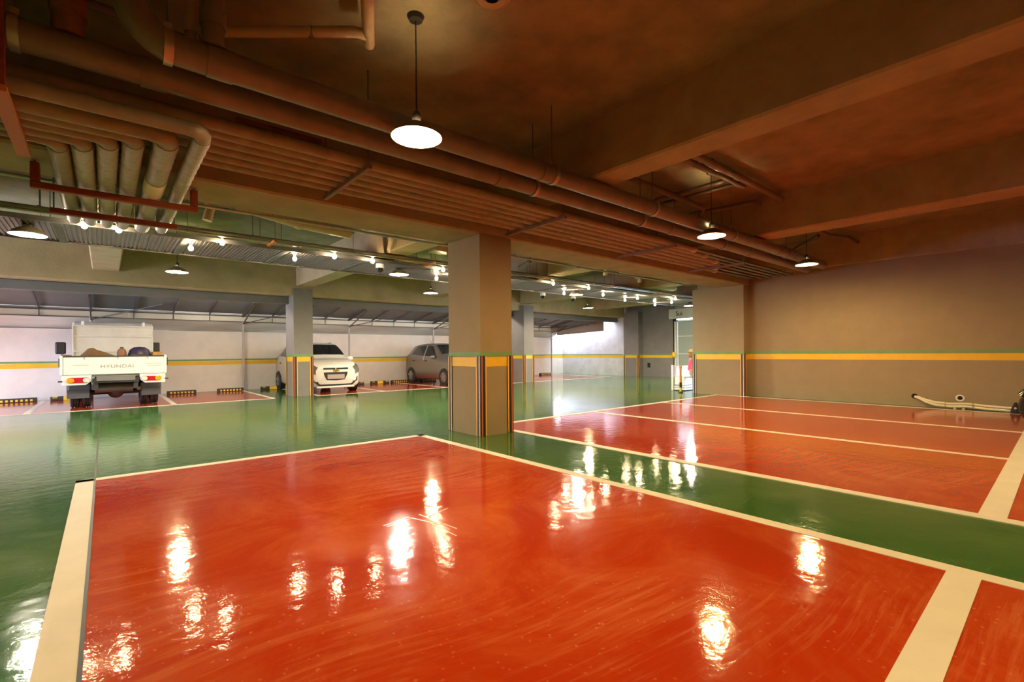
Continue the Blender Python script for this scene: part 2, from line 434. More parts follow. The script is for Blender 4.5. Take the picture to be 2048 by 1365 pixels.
we = struct(BX(18.6, 18.9, 13.55, 17.85, 0, 3.3).build('wall_end', 'rough_wall_paint'), 'rough daylit plaster wall at the far right end')
stripes(we, [(18.6 - T, 18.601, 13.7, 17.6, 0.85, 0.955, 0.965, 1.015)])
wd = struct(BX(18.8, 19.1, 11.15, 13.6, 0, ZC).build('wall_end_dark', 'dark_wall_paint'), 'dark grey wall beside the glazed entrance')
stripes(wd, [(18.8 - T, 18.801, 11.15, 12.75, 0.85, 0.96, 0.97, 1.02)])
BX(18.78, 18.8, 12.36, 12.5, 0.4, 0.62).build('outlet_box', 'black_plastic', wd)
struct(MB().box(18.9, 19.1, 6.6, 11.15, 2.8, ZC).build('wall_end_header', 'wall_paint'), 'wall strip above the glazed entrance')
wal = MB().box(15.2, 19.1, 6.35, 6.6, 0, ZC).box(12.75, 15.2, 6.35, 6.6, 2.5, ZC)
struct(wal.build('wall_entrance', 'wall_paint'), 'wall with the doorway behind the right column')
wl = MB().box(-7, -6.8, -6, 10.8, 0, ZC).box(-7, -6.8, 13.5, 14.3, 0, ZC).box(-7, -6.8, 10.8, 13.5, 2.2, ZC).box(-4.6, -4.4, 14.3, 17.6, 1.5, 3.1)
struct(wl.build('wall_left', 'wall_paint'), 'left wall with the daylit vehicle entrance')
struct(BX(-6.8, -1.85, 6.0, 10.8, 0, ZC).build('daylight_blocker', 'wall_paint'), 'added unseen block holding back daylight left of the aisle')  # added out of view to keep entrance daylight off the near zone
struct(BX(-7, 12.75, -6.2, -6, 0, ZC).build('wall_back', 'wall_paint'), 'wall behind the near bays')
# daylight enters through these openings
portal('entrance_portal', (-6.9, 12.15, 1.1), (0, math.radians(-90), 0), 2.2, 2.7)
portal('canopy_end_portal', (-4.5, 15.9, 0.75), (0, math.radians(-90), 0), 1.5, 3.2)
portal('door_portal', (13.97, 6.4, 1.25), (math.radians(90), 0, 0), 2.45, 2.5)
portal('roof_gap_portal', (18.24, 15.95, 3.25), (0, 0, 0), 0.72, 3.3)

# ---- columns with rubber corner guards
def column(lbl, x0, x1, y0, y1, ztop, corners, zs, m='wall_paint', st=True):
    c = struct(BX(x0, x1, y0, y1, 0, ztop).build('column', m), lbl)
    yz0, yz1, gz0, gz1, gt = zs
    if st:
        rects = []
        for (a, b, cc, d) in ((x0 - T, x0 + T, y0, y1), (x1 - T, x1 + T, y0, y1), (x0 - T, x1 + T, y0 - T, y0 + T), (x0 - T, x1 + T, y1 - T, y1 + T)):
            rects.append((a, b, cc, d, yz0, yz1, gz0, gz1))
        stripes(c, rects)
    for (sx, sy) in corners:
        X = x0 if sx < 0 else x1; Y = y0 if sy < 0 else y1
        g = MB(); t = 0.012; w = 0.088
        xa, xb = sorted((X + sx * t, X - sx * w)); ya, yb = sorted((Y, Y + sy * t))
        g.box(xa, xb, ya, yb, 0, gt)
        xa, xb = sorted((X, X + sx * t)); ya, yb = sorted((Y + sy * 0.0005, Y - sy * w))
        g.box(xa, xb, ya, yb, 0, gt)
        go = g.build('corner_guard', 'rubber_black', c)
        for off in (0.004, 0.070):
            s = MB(); e = 0.004
            xa, xb = sorted((X - sx * off, X - sx * (off + 0.018))); ya, yb = sorted((Y + sy * (t - .002), Y + sy * (t + e)))
            s.box(xa, xb, ya, yb, 0.005, gt - .005)
            s.build('guard_strip', 'guard_yellow' if off > .05 else 'guard_red', go)
            s = MB()
            xa, xb = sorted((X + sx * (t - .002), X + sx * (t + e))); ya, yb = sorted((Y - sy * off, Y - sy * (off + 0.018)))
            s.box(xa, xb, ya, yb, 0.005, gt - .005)
            s.build('guard_strip', 'guard_yellow', go)
    return c
ALL4 = ((-1, -1), (1, -1), (-1, 1), (1, 1))
column('near grey column with striped rubber corner guards', 3.89, 4.45, 5.215, 6.0, 2.774, ALL4, (0.955, 1.085, 1.10, 1.155, 1.105))
column('far grey column beside the white hatchback', 3.87, 4.37, 13.58, 14.3, 2.93, ALL4, (0.945, 1.075, 1.085, 1.15, 1.08), 'column_grey')
column('far grey column right of the near column', 12.05, 12.55, 13.4, 14.15, 2.93, ALL4, (0.905, 1.02, 1.03, 1.085, 1.05), 'column_grey')
column('wide grey wall column at the end of the right wall', 12.05, 12.7, 5.25, 6.6, 2.774, ((-1, -1), (-1, 1)), (0.92, 1.055, 1.065, 1.12, 1.055))
column('dark column at the far right corner of the aisle', 18.45, 18.95, 12.75, 13.55, 2.95, ((-1, -1), (-1, 1)), (0.85, 0.96, 0.97, 1.02, 0.97), 'dark_wall_paint')

# ---- glazed entrance at the far right
door = struct(BX(18.92, 18.98, 6.62, 11.05, 0.02, 2.5).build('window_1', 'glass_panel'), 'grey-green glazed entrance with pale mullions')
for z in (1.02, 1.78, 2.45): BX(18.88, 19.0, 6.62, 11.05, z - 0.02, z + 0.02).build('mullion', 'frame_white', door)
for y in (8.8, 9.95): BX(18.88, 19.0, y - 0.02, y + 0.02, 0, 2.5).build('mullion', 'frame_white', door)
BX(18.80, 18.92, 11.06, 11.20, 0, 2.42).build('door_post', 'frame_white', door)
BX(18.79, 18.93, 11.05, 11.21, 2.42, 2.54).build('post_cap', 'black_plastic', door)
MB().ball((18.76, 11.15, 0.98), 0.06, 0.10, 0.14).build('yellow_tag', 'stop_yellow', door, smooth=True)

# ================================================================== CEILING SERVICES
def arc(c, a, b, r, n=6):
    """quarter bend about corner c from direction a to direction b (unit axes), radius r"""
    c = Vector(c); a = Vector(a); b = Vector(b); out = []
    for i in range(n + 1):
        t = math.pi / 2 * i / n
        out.append(c + (a + b) * r - b * r * math.cos(t) * 1.0 - a * r * math.sin(t))
    return out
def bend(c, a, b, r, n=6):
    # path enters the corner c coming from c+a*r and leaves to c+b*r
    c = Vector(c); a = Vector(a); b = Vector(b); o = c + a * r + b * r; out = []
    for i in range(n + 1):
        t = math.pi / 2 * i / n
        out.append(o - b * r * math.cos(t) - a * r * math.sin(t))
    return out
def ring(mb, c, axis, r, w, seg=16):
    mb.lathe([(r * 0.9, -w / 2), (r, -w / 2), (r, w / 2), (r * 0.9, w / 2)], c, seg, axis)
    return mb

# two large drain pipes running along the near zone
def big_pipe(lbl, y, z, r, x0, x1, drops, clamps, coup):
    t = thing('drain_pipe', (x0, y, z - r), lbl, 'pipe')
    p = []
    if drops == 'elbow':
        p = [(x0 - 0.0, y + 0.0, ZC - .002)] + [tuple(q) for q in bend((x0, y, z), (0, 0, 1), (1, 0, 0), 0.22)]
    else:
        p = [(x0, y, z)]
    p.append((x1, y, z))
    MB().tube(p, r, 18).build('pipe', 'pipe_grey', t, world=True, smooth=True)
    for x in clamps:
        cl = ring(MB(), (x, y, z), 'x', r + 0.012, 0.045, 18).build('clamp', 'galvanised', t, world=True, smooth=True)
        MB().cyl((x, y, z + r + 0.005), (x, y, ZC - .002), 0.006, 6).build('rod', 'galvanised_dull', cl, world=True)
        BX(x - 0.02, x + 0.02, y - 0.015, y + 0.015, z + r + 0.005, z + r + 0.05).build('clamp_bolt', 'galvanised', cl, world=True)
    for x in coup:
        ring(MB(), (x, y, z), 'x', r + 0.007, 0.14, 18).build('coupling', 'pipe_grey', t, world=True, smooth=True)
    return t
big_pipe('nearer large grey drain pipe running above the first pendant lamp', 3.40, 2.945, 0.088, 0.12, 11.6, 'elbow',
         (0.29, 3.46, 5.25, 7.4, 9.6), (0.55, 3.35, 6.9, 9.2))
big_pipe('farther large grey drain pipe running beside its twin', 3.79, 2.945, 0.086, -6.6, 11.9, None,
         (-0.37, 3.56, 5.56, 7.9), (0.25, 3.1, 6.3, 8.9))
def drop(lbl, x, y, z0, r, m):
    t = thing('drop_pipe', (x, y, z0), lbl, 'pipe')
    MB().cyl((x, y, z0), (x, y, ZC - .002), r, 16).build('pipe', m, t, world=True, smooth=True)
    ring(MB(), (x, y, z0 + 0.16), 'z', r + 0.01, 0.09, 16).build('coupling', m, t, world=True, smooth=True)
drop('vertical grey pipe dropping into the nearer drain pipe', 0.51, 3.36, 3.02, 0.062, 'pipe_grey')
drop('short thin vertical pipe beside the grey drop', 0.42, 3.49, 3.01, 0.036, 'pvc')
drop('reddish vertical pipe dropping into the farther drain pipe', -0.15, 3.79, 3.02, 0.075, 'rust')
t = thing('ceiling_pipe', (-1.0, 4.05, 3.40), 'slim pipe under the slab left of the first lamp', 'pipe')
MB().cyl((-1.6, 4.08, 3.45), (1.42, 4.22, 3.45), 0.036, 12).build('pipe', 'pipe_grey', t, world=True, smooth=True)
t = thing('cable_tray', (0.98, 4.40, 3.38), 'short perforated cable tray with open end', 'tray')
MB().bar((0.90, 4.22, 3.36), (1.40, 4.14, 3.36), 0.075, 0.012).bar((0.90, 4.185, 3.375), (1.39, 4.105, 3.375), 0.006, 0.05).build('tray', 'galvanised', t, world=True)
for k in range(4): MB().cyl((1.2 + k * .05, 4.16, 3.37), (1.2 + k * .05, 4.16, 3.41), 0.006, 6).build('bolt', 'galvanised', t, world=True)
t = thing('pvc_drain', (1.45, 3.28, 3.35), 'cream plastic drain with open tee left of the first lamp', 'pipe')
MB().tube([(0.63, 3.86, 3.42), (1.36, 3.26, 3.42), (1.45, 3.24, 3.42)], 0.036, 14).build('pipe', 'pvc', t, world=True, smooth=True)
MB().tube([(1.20, 2.70, 3.42), (1.43, 3.20, 3.42), (1.49, 3.33, 3.42)], 0.040, 14, True).build('tee', 'pvc', t, world=True, smooth=True)
MB().cyl((1.42, 3.19, 3.42), (1.42, 3.19, ZC - .002), 0.042, 14).build('riser', 'pvc', t, world=True, smooth=True)
ring(MB(), (1.12, 3.46, 3.42), 'x', 0.042, 0.03).build('clamp', 'galvanised_dull', t, world=True)
t = thing('ceiling_flange', (2.05, 2.58, 3.6), 'round pale flange on the slab above the first lamp', 'flange')
MB().lathe([(0.13, 0.05), (0.14, 0.0), (0.10, -0.03), (0.05, -0.02)], (2.05, 2.58, 3.62), 20).build('flange', 'concrete_pale', t, world=True, smooth=True)

# right rack: six slim insulated pipes under the main beam
RY = [4.10, 4.24, 4.39, 4.56, 4.735, 4.905]
ORD = ['first', 'second', 'third', 'fourth', 'fifth', 'sixth']
RXE = [7.55, 8.2, 8.9, 9.3, 9.6, 9.9]
for i, y in enumerate(RY):
    t = thing('insulated_pipe', (-6.6, y, 2.81), '%s slim insulated pipe from the camera side in the long overhead rack' % ORD[i], 'pipe', 'rack pipes under the main beam')
    MB().cyl((-6.6, y, 2.862), (RXE[i], y, 2.862), 0.050, 12).build('insulation', 'pipe_insulation', t, world=True, smooth=True)
    MB().cyl((RXE[i], y, 2.862), (11.9, y, 2.862), 0.026, 10).build('bare_pipe', 'galvanised_dull', t, world=True, smooth=True)
    MB().lathe([(0.054, 0), (0.06, 0.03), (0.06, 0.11), (0.05, 0.14)], (RXE[i] - 0.1, y, 2.862), 12, 'x').build('end_sleeve', 'foil_wrap', t, world=True, smooth=True)
for i, (x, l) in enumerate(((1.78, 'nearest the first pendant lamp'), (4.28, 'above the near column'), (6.8, 'past the near column'), (9.2, 'nearest the right wall'))):
    t = thing('pipe_bracket', (x, 4.42, 2.76), 'red iron angle carrying the rack pipes, ' + l, 'bracket', 'rack brackets')
    BX(x - 0.02, x + 0.02, 3.98, 5.10, 2.775, 2.812).build('angle', 'rack_iron', t, world=True)
    for y in (4.01, 5.07): MB().cyl((x, y, 2.8), (x, y, 3.03 if abs(x - 4.28) < .1 else ZC - .002), 0.008, 6).build('rod', 'galvanised_dull', t, world=True)

# left rack: six thick pipes that turn away over the aisle
EX = [0.53, 0.345, 0.165, 0.025, -0.115, -0.25]
EY = [3.84, 4.05, 4.20, 4.34, 4.48, 4.61]
PR = [0.056, 0.074, 0.062, 0.062, 0.062, 0.060]
for i in range(6):
    x, y, r = EX[i], EY[i], PR[i]
    z = 2.675
    t = thing('wrapped_pipe', (x, y, z - r), '%s of the six thick wrapped pipes bending away at left, counted from the right' % ORD[i], 'pipe', 'thick wrapped pipes at upper left')
    MB().cyl((-6.6, y, z), (x - 0.10, y, z), r * 0.85, 14).build('run', 'pipe_insulation', t, world=True, smooth=True)
    MB().tube([(x - 0.10, y, z)] + [tuple(q) for q in bend((x, y, z), (-1, 0, 0), (0, 1, 0), 0.09)] + [(x, y + 0.13, z)], r * 0.9, 14).build('elbow', 'pipe_insulation', t, world=True, smooth=True)
    path = []; n = 34; rad = []
    for k in range(n):
        yy = y + 0.12 + (6.62 - y - 0.12) * k / (n - 1)
        path.append((x, yy, z)); rad.append(r * (1.07 if k % 2 else 0.98))
    MB().tube(path, r, 14, True, rad).build('wrap', 'foil_wrap' if i != 5 else 'pipe_insulation', t, world=True, smooth=True)
    MB().tube([(x, 6.62, z)] + [tuple(q) for q in bend((x, 7.3, z), (0, -1, 0), (0, 0, 1), 0.16)] + [(x, 7.3, 2.945)], r * 0.95, 14).build('riser', 'galvanised', t, world=True, smooth=True)
    ring(MB(), (x, 6.52, z), 'y', r * 1.1, 0.05).build('band', 'galvanised', t, world=True, smooth=True)
    if i == 1:
        MB().tube([(x, 5.10, z), (x, 5.51, z)], r * 1.09, 16).build('pale_sleeve', 'foil_pale', t, world=True, smooth=True)
def channel(lbl, x0, x1, y, z, ends):
    t = thing('pipe_bracket', ((x0 + x1) / 2, y, z), lbl, 'bracket', 'red channels under the wrapped pipes')
    BX(x0, x1, y - 0.03, y + 0.03, z - 0.055, z).build('channel', 'red_iron', t, world=True, bevel=0.008)
    for x in ((x0 + .03, x1 - .03)):
        if ends: BX(x - 0.03, x + 0.03, y - 0.03, y + 0.03, z, z + 0.16).build('upturn', 'red_iron', t, world=True, bevel=0.008)
        MB().cyl((x, y, z), (x, y, 2.775 if y < 6 else ZC), 0.007, 6).build('rod', 'galvanised_dull', t, world=True)
channel('nearer red channel with upturned ends under the wrapped pipes', -0.46, 0.70, 5.55, 2.596, True)
channel('farther flat red channel under the wrapped pipes', -0.40, 0.62, 6.42, 2.596, False)
t = thing('pipe_hanger', (-0.42, 4.2, 2.6), 'rust red hanger strap and perforated angle at the left frame edge', 'hanger')
BX(-0.46, -0.40, 3.70, 3.74, 2.60, ZC).build('strap', 'red_iron', t, world=True)
BX(-0.46, -0.39, 3.68, 4.80, 2.566, 2.60).build('angle', 'orange_iron', t, world=True)

# conduits in the pocket between the two cross beams
def conduit(pts, r, lbl, m='conduit'):
    t = thing('conduit', pts[0], lbl, 'conduit')
    MB().tube(pts, r, 10).build('pipe', m, t, world=True, smooth=True)
    mid = (Vector(pts[0]) + Vector(pts[1])) / 2
    d = Vector(pts[1]) - Vector(pts[0])
    ax = 'x' if abs(d.x) > max(abs(d.y), abs(d.z)) else ('y' if abs(d.y) > abs(d.z) else 'z')
    ring(MB(), tuple(mid), ax, r + 0.006, 0.03, 10).build('saddle', 'galvanised_dull', t, world=True)
    return t
conduit([(4.33, 2.93, 3.52), (8.1, 2.93, 3.52)], 0.045, 'nearer conduit crossing between the two right cross beams')
conduit([(4.33, 3.06, 3.50), (7.0, 3.04, 3.50)], 0.035, 'conduit stub beside the nearer crossing conduit')
conduit([(4.33, 3.84, 3.50), (7.5, 3.9, 3.50), (7.62, 4.02, 3.38), (7.62, 4.1, 3.16)], 0.045, 'conduit bending down to the drain pipes between right beams')
conduit([(6.9, 2.95, 3.54), (6.9, 5.2, 3.54)], 0.03, 'conduit running away under the pocket slab, right one')
conduit([(6.65, 2.95, 3.54), (6.65, 5.2, 3.54)], 0.03, 'conduit running away under the pocket slab, left one')
conduit([(7.0, 3.9, 3.55), (7.05, 5.2, 3.55)], 0.025, 'thin conduit behind the pocket conduits')
conduit([(8.1, 3.25, 3.52), (7.9, 3.3, 3.52), (7.75, 4.3, 3.52), (7.7, 5.2, 3.52)], 0.035, 'curved conduit leaving the second cross beam')
conduit([(11.2, 3.35, 3.5), (11.6, 4.0, 3.35), (11.6, 4.1, 3.1)], 0.035, 'angled conduit near the right wall lamp')
conduit([(8.56, 3.2, 3.5), (11.3, 3.2, 3.5), (11.9, 3.0, 3.5), (12.3, 2.95, 3.45)], 0.035, 'conduit crossing to the right wall')
t = thing('junction_box', (6.1, 3.1, 3.6), 'black round junction box between the right cross beams', 'box')
MB().lathe([(0.0, 0.05), (0.075, 0.05), (0.075, 0), (0.03, -0.01), (0.0, -0.01)], (6.05, 3.08, 3.60), 16).build('box', 'black_plastic', t, world=True)
t = thing('mounting_plate', (0.9, 4.9, 3.0), 'rusty orange plate fixed under the farther drain pipe', 'plate')
MB().box(0.85, 1.55, 4.55, 4.61, 2.96, 3.12).build('plate', 'rust', t, world=True)
BX(0.85, 1.55, 4.5, 4.66, 3.12, 3.14).build('flange', 'rust', t, world=True)

# conduits and drains over the aisle, just behind the main beam
def long_pipe(lbl, y, z, r, x0, x1, m, clamps=()):
    t = thing('service_pipe', (x0, y, z - r), lbl, 'pipe')
    MB().cyl((x0, y, z), (x1, y, z), r, 12).build('pipe', m, t, world=True, smooth=True)
    for x in clamps:
        c = ring(MB(), (x, y, z), 'x', r + 0.01, 0.035, 12).build('clamp', 'galvanised', t, world=True)
        MB().cyl((x, y, z + r), (x, y, ZC - .002), 0.005, 6).build('rod', 'galvanised_dull', c, world=True)
long_pipe('dark service pipe tucked behind the main beam', 6.32, 2.93, 0.04, -1.84, 12.0, 'galvanised_dull', (0.8, 3.1, 6.2, 8.9))
long_pipe('slim bright conduit behind the main beam', 6.45, 2.86, 0.018, -1.84, 12.0, 'galvanised', (1.6, 5.6, 7.3, 9.6, 11.2))
long_pipe('service pipe running along the front edge of the ribbed deck', 8.20, 2.955, 0.042, -1.84, 16.4, 'galvanised', (-0.6, 1.75, 4.6, 7.8, 10.6, 13.0))
long_pipe('second bright pipe just above the ribbed deck', 8.10, 2.905, 0.018, -1.84, 16.4, 'galvanised', (0.9, 3.3, 7.4, 9.8, 11.8))
def pvc_run(pts, r, lbl, m='pvc'):
    t = thing('drain_pipe', pts[0], lbl, 'pipe')
    MB().tube(pts, r, 14).build('pipe', m, t, world=True, smooth=True)
    for q in pts[1:-1]:
        MB().ball(q, r * 1.18, seg=12, rings=8).build('joint', m, t, world=True, smooth=True)
    q = pts[len(pts) // 2]
    if max(w[2] for w in pts) < ZC - .05: MB().cyl((q[0], q[1], q[2] + r * .8), (q[0], q[1], ZC - .002), 0.006, 6).build('hanger_rod', 'galvanised_dull', t, world=True)
pvc_run([(1.05, 7.7, 3.36), (1.12, 7.7, 3.20), (1.08, 7.7, 3.0)], 0.06, 'short hooked cream drain near the wrapped pipes')
pvc_run([(1.75, 7.2, 3.45), (1.50, 7.6, 3.25), (2.25, 7.6, 3.15), (3.05, 7.6, 3.11)], 0.090, 'thick cream drain over the ribbed deck')
pvc_run([(3.75, 6.7, 3.45), (3.28, 7.7, 3.22), (3.24, 7.75, 3.4)], 0.05, 'slanting cream branch drain right of the thick one')
pvc_run([(4.78, 7.0, 3.5), (4.50, 7.5, 3.16)], 0.045, 'slanting cream branch drain beside the near column')
t = thing('air_duct', (4.7, 7.7, 3.2), 'tapered sheet metal duct hopper left of the near column', 'duct')
MB().hexa([(4.70, 7.65, 3.06), (5.05, 7.65, 3.06), (5.05, 7.95, 3.06), (4.7, 7.95, 3.06), (4.55, 7.55, ZC - .002), (5.25, 7.55, ZC - .002), (5.25, 8.05, ZC - .002), (4.55, 8.05, ZC - .002)]).build('hopper', 'pvc', t, world=True)
BX(4.86, 4.9, 7.5, 7.54, 2.95, ZC).build('strut', 'red_iron', t, world=True)
pvc_run([(7.0, 7.6, ZC - .002), (7.0, 7.6, 3.1), (7.0, 7.9, 3.02)], 0.05, 'dark drain drop right of the near column', 'pipe_grey')
pvc_run([(8.72, 7.2, 3.35), (9.4, 7.4, 3.3), (9.6, 7.6, 3.1)], 0.06, 'cream drain with bend over the right part of the deck')
pvc_run([(10.0, 7.4, ZC - .002), (10.0, 7.4, 3.2), (10.9, 7.5, 3.18), (10.95, 7.5, 3.0)], 0.06, 'cream stepped drain over the right part of the deck')
pvc_run([(11.5, 7.3, 3.35), (11.0, 7.7, 3.15)], 0.05, 'short slanting cream drain near the right column')
t = thing('air_duct', (12.8, 7.9, 3.0), 'pale rounded duct end near the right column', 'duct')
MB().box(12.4, 13.3, 7.75, 8.0, 2.98, 3.35).build('duct', 'pvc', t, world=True, bevel=0.08, bseg=3)
for i, (x, z) in enumerate(((2.0, 2.9), (4.85, 2.9), (7.9, 2.9), (10.4, 2.9), (12.7, 2.9))):
    t = thing('pipe_bracket', (x, 8.1, 2.9), 'orange iron angle at the deck edge, %s from the left' % ORD[i], 'bracket', 'orange deck edge brackets')
    BX(x - 0.02, x + 0.02, 7.9, 8.34, 2.876, 2.908).build('angle', 'orange_iron', t, world=True)
    MB().cyl((x, 7.93, 2.9), (x, 7.93, ZC - .002), 0.006, 6).build('rod', 'galvanised_dull', t, world=True)

# ribbed metal deck hung over the aisle
deck = thing('ribbed_deck', (5, 9.0, 2.84), 'long ribbed sheet metal deck hung over the aisle', 'metal deck')
def deck_panel(x0, x1, y0, y1, z):
    n = max(2, int(round((x1 - x0) / 0.052))); mb = MB(); h = 0.014
    prof = []
    for i in range(n):
        a = x0 + (x1 - x0) * i / n; w = (x1 - x0) / n
        prof += [(a, z), (a + w * 0.45, z), (a + w * 0.55, z + h), (a + w * 0.9, z + h)]
    prof.append((x1, z))
    b = len(mb.v)
    for (x, zz) in prof: mb.v += [(x, y0, zz), (x, y1, zz)]
    for i in range(len(prof) - 1): mb.f.append((2 * i, 2 * i + 2, 2 * i + 3, 2 * i + 1))
    mb.v += [(x0, y0, z + 0.03), (x1, y0, z + 0.03), (x1, y1, z + 0.03), (x0, y1, z + 0.03)]
    q = len(mb.v) - 4; mb.f.append((q, q + 1, q + 2, q + 3))
    return mb
x = -1.80; k = 0
while x < 16.2:
    deck_panel(x, x + 1.30, 8.36, 9.72, 2.86).build('deck_panel', 'galvanised_dull', deck, world=True)
    BX(x + 1.30, x + 1.38, 8.34, 9.74, 2.846, 2.90).build('deck_rail', 'steel_grey', deck, world=True)
    x += 1.38
for y in (8.34, 9.74): BX(-1.84, 16.3, y - 0.02, y + 0.02, 2.842, 2.905).build('edge_channel', 'galvanised_dull', deck, world=True)
for x in (-0.6, 2.2, 5.0, 7.7, 10.5, 13.3):
    for y in (8.34, 9.74): MB().cyl((x, y, 2.9), (x, y, ZC - .002), 0.006, 6).build('hanger_rod', 'galvanised_dull', deck, world=True)

# ================================================================== LAMPS
def lamp(loc, ztop, lbl, glow='lamp_glow'):
    x, y, z = loc          # z = rim height
    t = thing('pendant_lamp', loc, lbl, 'lamp', 'dish pendant lamps')
    R = 0.185
    prof = [(R, 0.0), (R * 0.97, 0.016), (R * 0.80, 0.052), (R * 0.45, 0.092), (0.055, 0.106), (0.040, 0.112)]
    sh = MB().lathe(prof, (0, 0, 0), 32).build('shade', 'enamel_olive', t, smooth=True)
    MB().lathe([(R - .001, 0.0005), (R * 0.955, 0.014), (R * 0.78, 0.047), (R * 0.44, 0.086), (0.05, 0.10), (0.040, 0.111)], (0, 0, 0), 32).build('reflector', 'enamel_white', sh, smooth=True)
    MB().ball((0, 0, 0.045), 0.062, 0.062, 0.05, 14, 8).build('bulb', glow, t, smooth=True)
    MB().lathe([(0.0, 0.19), (0.022, 0.19), (0.033, 0.165), (0.033, 0.09), (0.0, 0.09)], (0, 0, 0), 16).build('socket', 'black_plastic', t, smooth=True)
    MB().cyl((0, 0, 0.18), (0, 0, ztop - z), 0.005, 6).build('cord', 'black_plastic', t)
    MB().lathe([(0, -0.035), (0.05, -0.03), (0.065, 0), (0.0, 0)], (0, 0, ztop - z), 16).build('ceiling_box', 'black_plastic', t, smooth=True)
    return t
for loc, zt, l in (((1.77, 3.14, 2.75), ZC, 'largest pendant dish lamp, hanging in front of the drain pipes'),
                   ((6.47, 3.25, 2.75), ZC, 'pendant dish lamp between the two right cross beams'),
                   ((10.06, 3.21, 2.75), ZC, 'pendant dish lamp nearest the right wall'),
                   ((-4.4, 3.2, 2.75), ZC, 'pendant dish lamp left of the camera view'),
                   ((-0.75, 8.78, 2.73), 2.857, 'pendant dish lamp under the deck at the left frame edge'),
                   ((4.52, 8.78, 2.735), 2.857, 'pendant dish lamp under the deck left of the near column'),
                   ((10.0, 8.93, 2.735), 2.857, 'pendant dish lamp under the deck right of the near column'),
                   ((15.7, 8.70, 2.735), 2.857, 'pendant dish lamp under the deck beside the right column'),
                   ((1.08, 11.3, 2.77), ZC, 'pendant dish lamp hanging above the truck'),
                   ((6.73, 11.25, 2.77), ZC, 'pendant dish lamp hanging just left of the near column'),
                   ((13.7, 11.65, 2.77), ZC, 'pendant dish lamp hanging before the daylit end wall'),
                   ((1.8, -1.6, 2.75), ZC, 'pendant dish lamp behind the camera'),
                   ((6.5, -1.6, 2.75), ZC, 'pendant dish lamp above the right foreground bays')):
    lamp(loc, zt, l, 'lamp_glow_far' if loc[1] > 11 else ('lamp_glow_mid' if loc[1] > 8 else 'lamp_glow'))
BL = [(-0.19, 7.9), (0.15, 8.41), (1.0, 8.65), (1.34, 8.0), (2.46, 8.54), (3.01, 8.4), (3.7, 8.45), (5.2, 8.42), (5.5, 8.95), (8.35, 8.44),
      (9.67, 9.08), (9.67, 8.42), (10.83, 8.65), (12.57, 9.17), (12.41, 8.59), (14.66, 9.43), (14.37, 8.61), (13.9, 7.9), (7.0, 8.5), (6.4, 9.2)]
ORD20 = ORD + ['seventh', 'eighth', 'ninth', 'tenth', 'eleventh', 'twelfth', 'thirteenth', 'fourteenth', 'fifteenth', 'sixteenth', 'seventeenth', 'eighteenth', 'nineteenth', 'twentieth']
for i, (x, y) in enumerate(sorted(BL, key=lambda q: (953 * (q[0] * .7604 - q[1] * .6495) / (q[0] * .6495 + q[1] * .7604)))):
    y = 8.20 if y < 8.47 else y
    t = thing('bare_bulb', (x, y, 2.72 if y > 8.3 else 2.772), 'bare glowing bulb under the ribbed deck, %s from the left' % ORD20[i], 'bulb', 'bare bulbs under the deck')
    MB().ball((0, 0, 0.05), 0.034, 0.034, 0.040, 10, 7).build('bulb', 'bulb_glow', t, smooth=True)
    MB().lathe([(0.0, 0.085), (0.020, 0.085), (0.022, 0.125), (0.045, 0.138), (0.0, 0.138)], (0, 0, 0), 12).build('socket', 'enamel_white', t, smooth=True)
for x, l in ((2.5, 'between truck and white hatchback'), (7.4, 'between the two hatchbacks'), (11.0, 'right of the grey hatchback'), (15.0, 'near the daylit end')):  # added fill tubes, hidden behind the steel beam, to brighten the far wall
    t = thing('fill_tube_light', (x, 14.42, 2.60), 'added fill tube light hidden under the canopy, ' + l, 'lamp', 'added fill tubes under the canopy')
    BX(-.62, .62, -.12, .05, .07, .10).build('batten', 'enamel_white', t, bevel=.006)
    BX(-.62, .62, -.12, -.105, -.02, .07).build('side_reflector', 'enamel_white', t)
    MB().cyl((-.58, 0, .035), (.58, 0, .035), .016, 12).build('tube', 'fill_tube_glow', t, smooth=True)
    for s in (-1, 1): BX(*sorted((s * .58, s * .61)), -.02, .02, .01, .07).build('tube_holder', 'enamel_white', t)
for x, y, l in ((3.98, 8.5, 'left of the near column'), (9.6, 9.85, 'right of the near column'), (10.9, 9.85, 'further right of the near column')):
    t = thing('dome_camera', (x, y, 2.68), 'small glassy dome camera under the deck, ' + l, 'camera', 'dome cameras')
    MB().lathe([(0.0, 0.0), (0.04, 0.012), (0.065, 0.05), (0.07, 0.09)], (0, 0, 0), 16).build('dome', 'auto_glass', t, smooth=True)
    MB().lathe([(0.0, 0.17), (0.075, 0.17), (0.08, 0.09), (0.0, 0.09)], (0, 0, 0), 16).build('base', 'enamel_white', t, smooth=True)

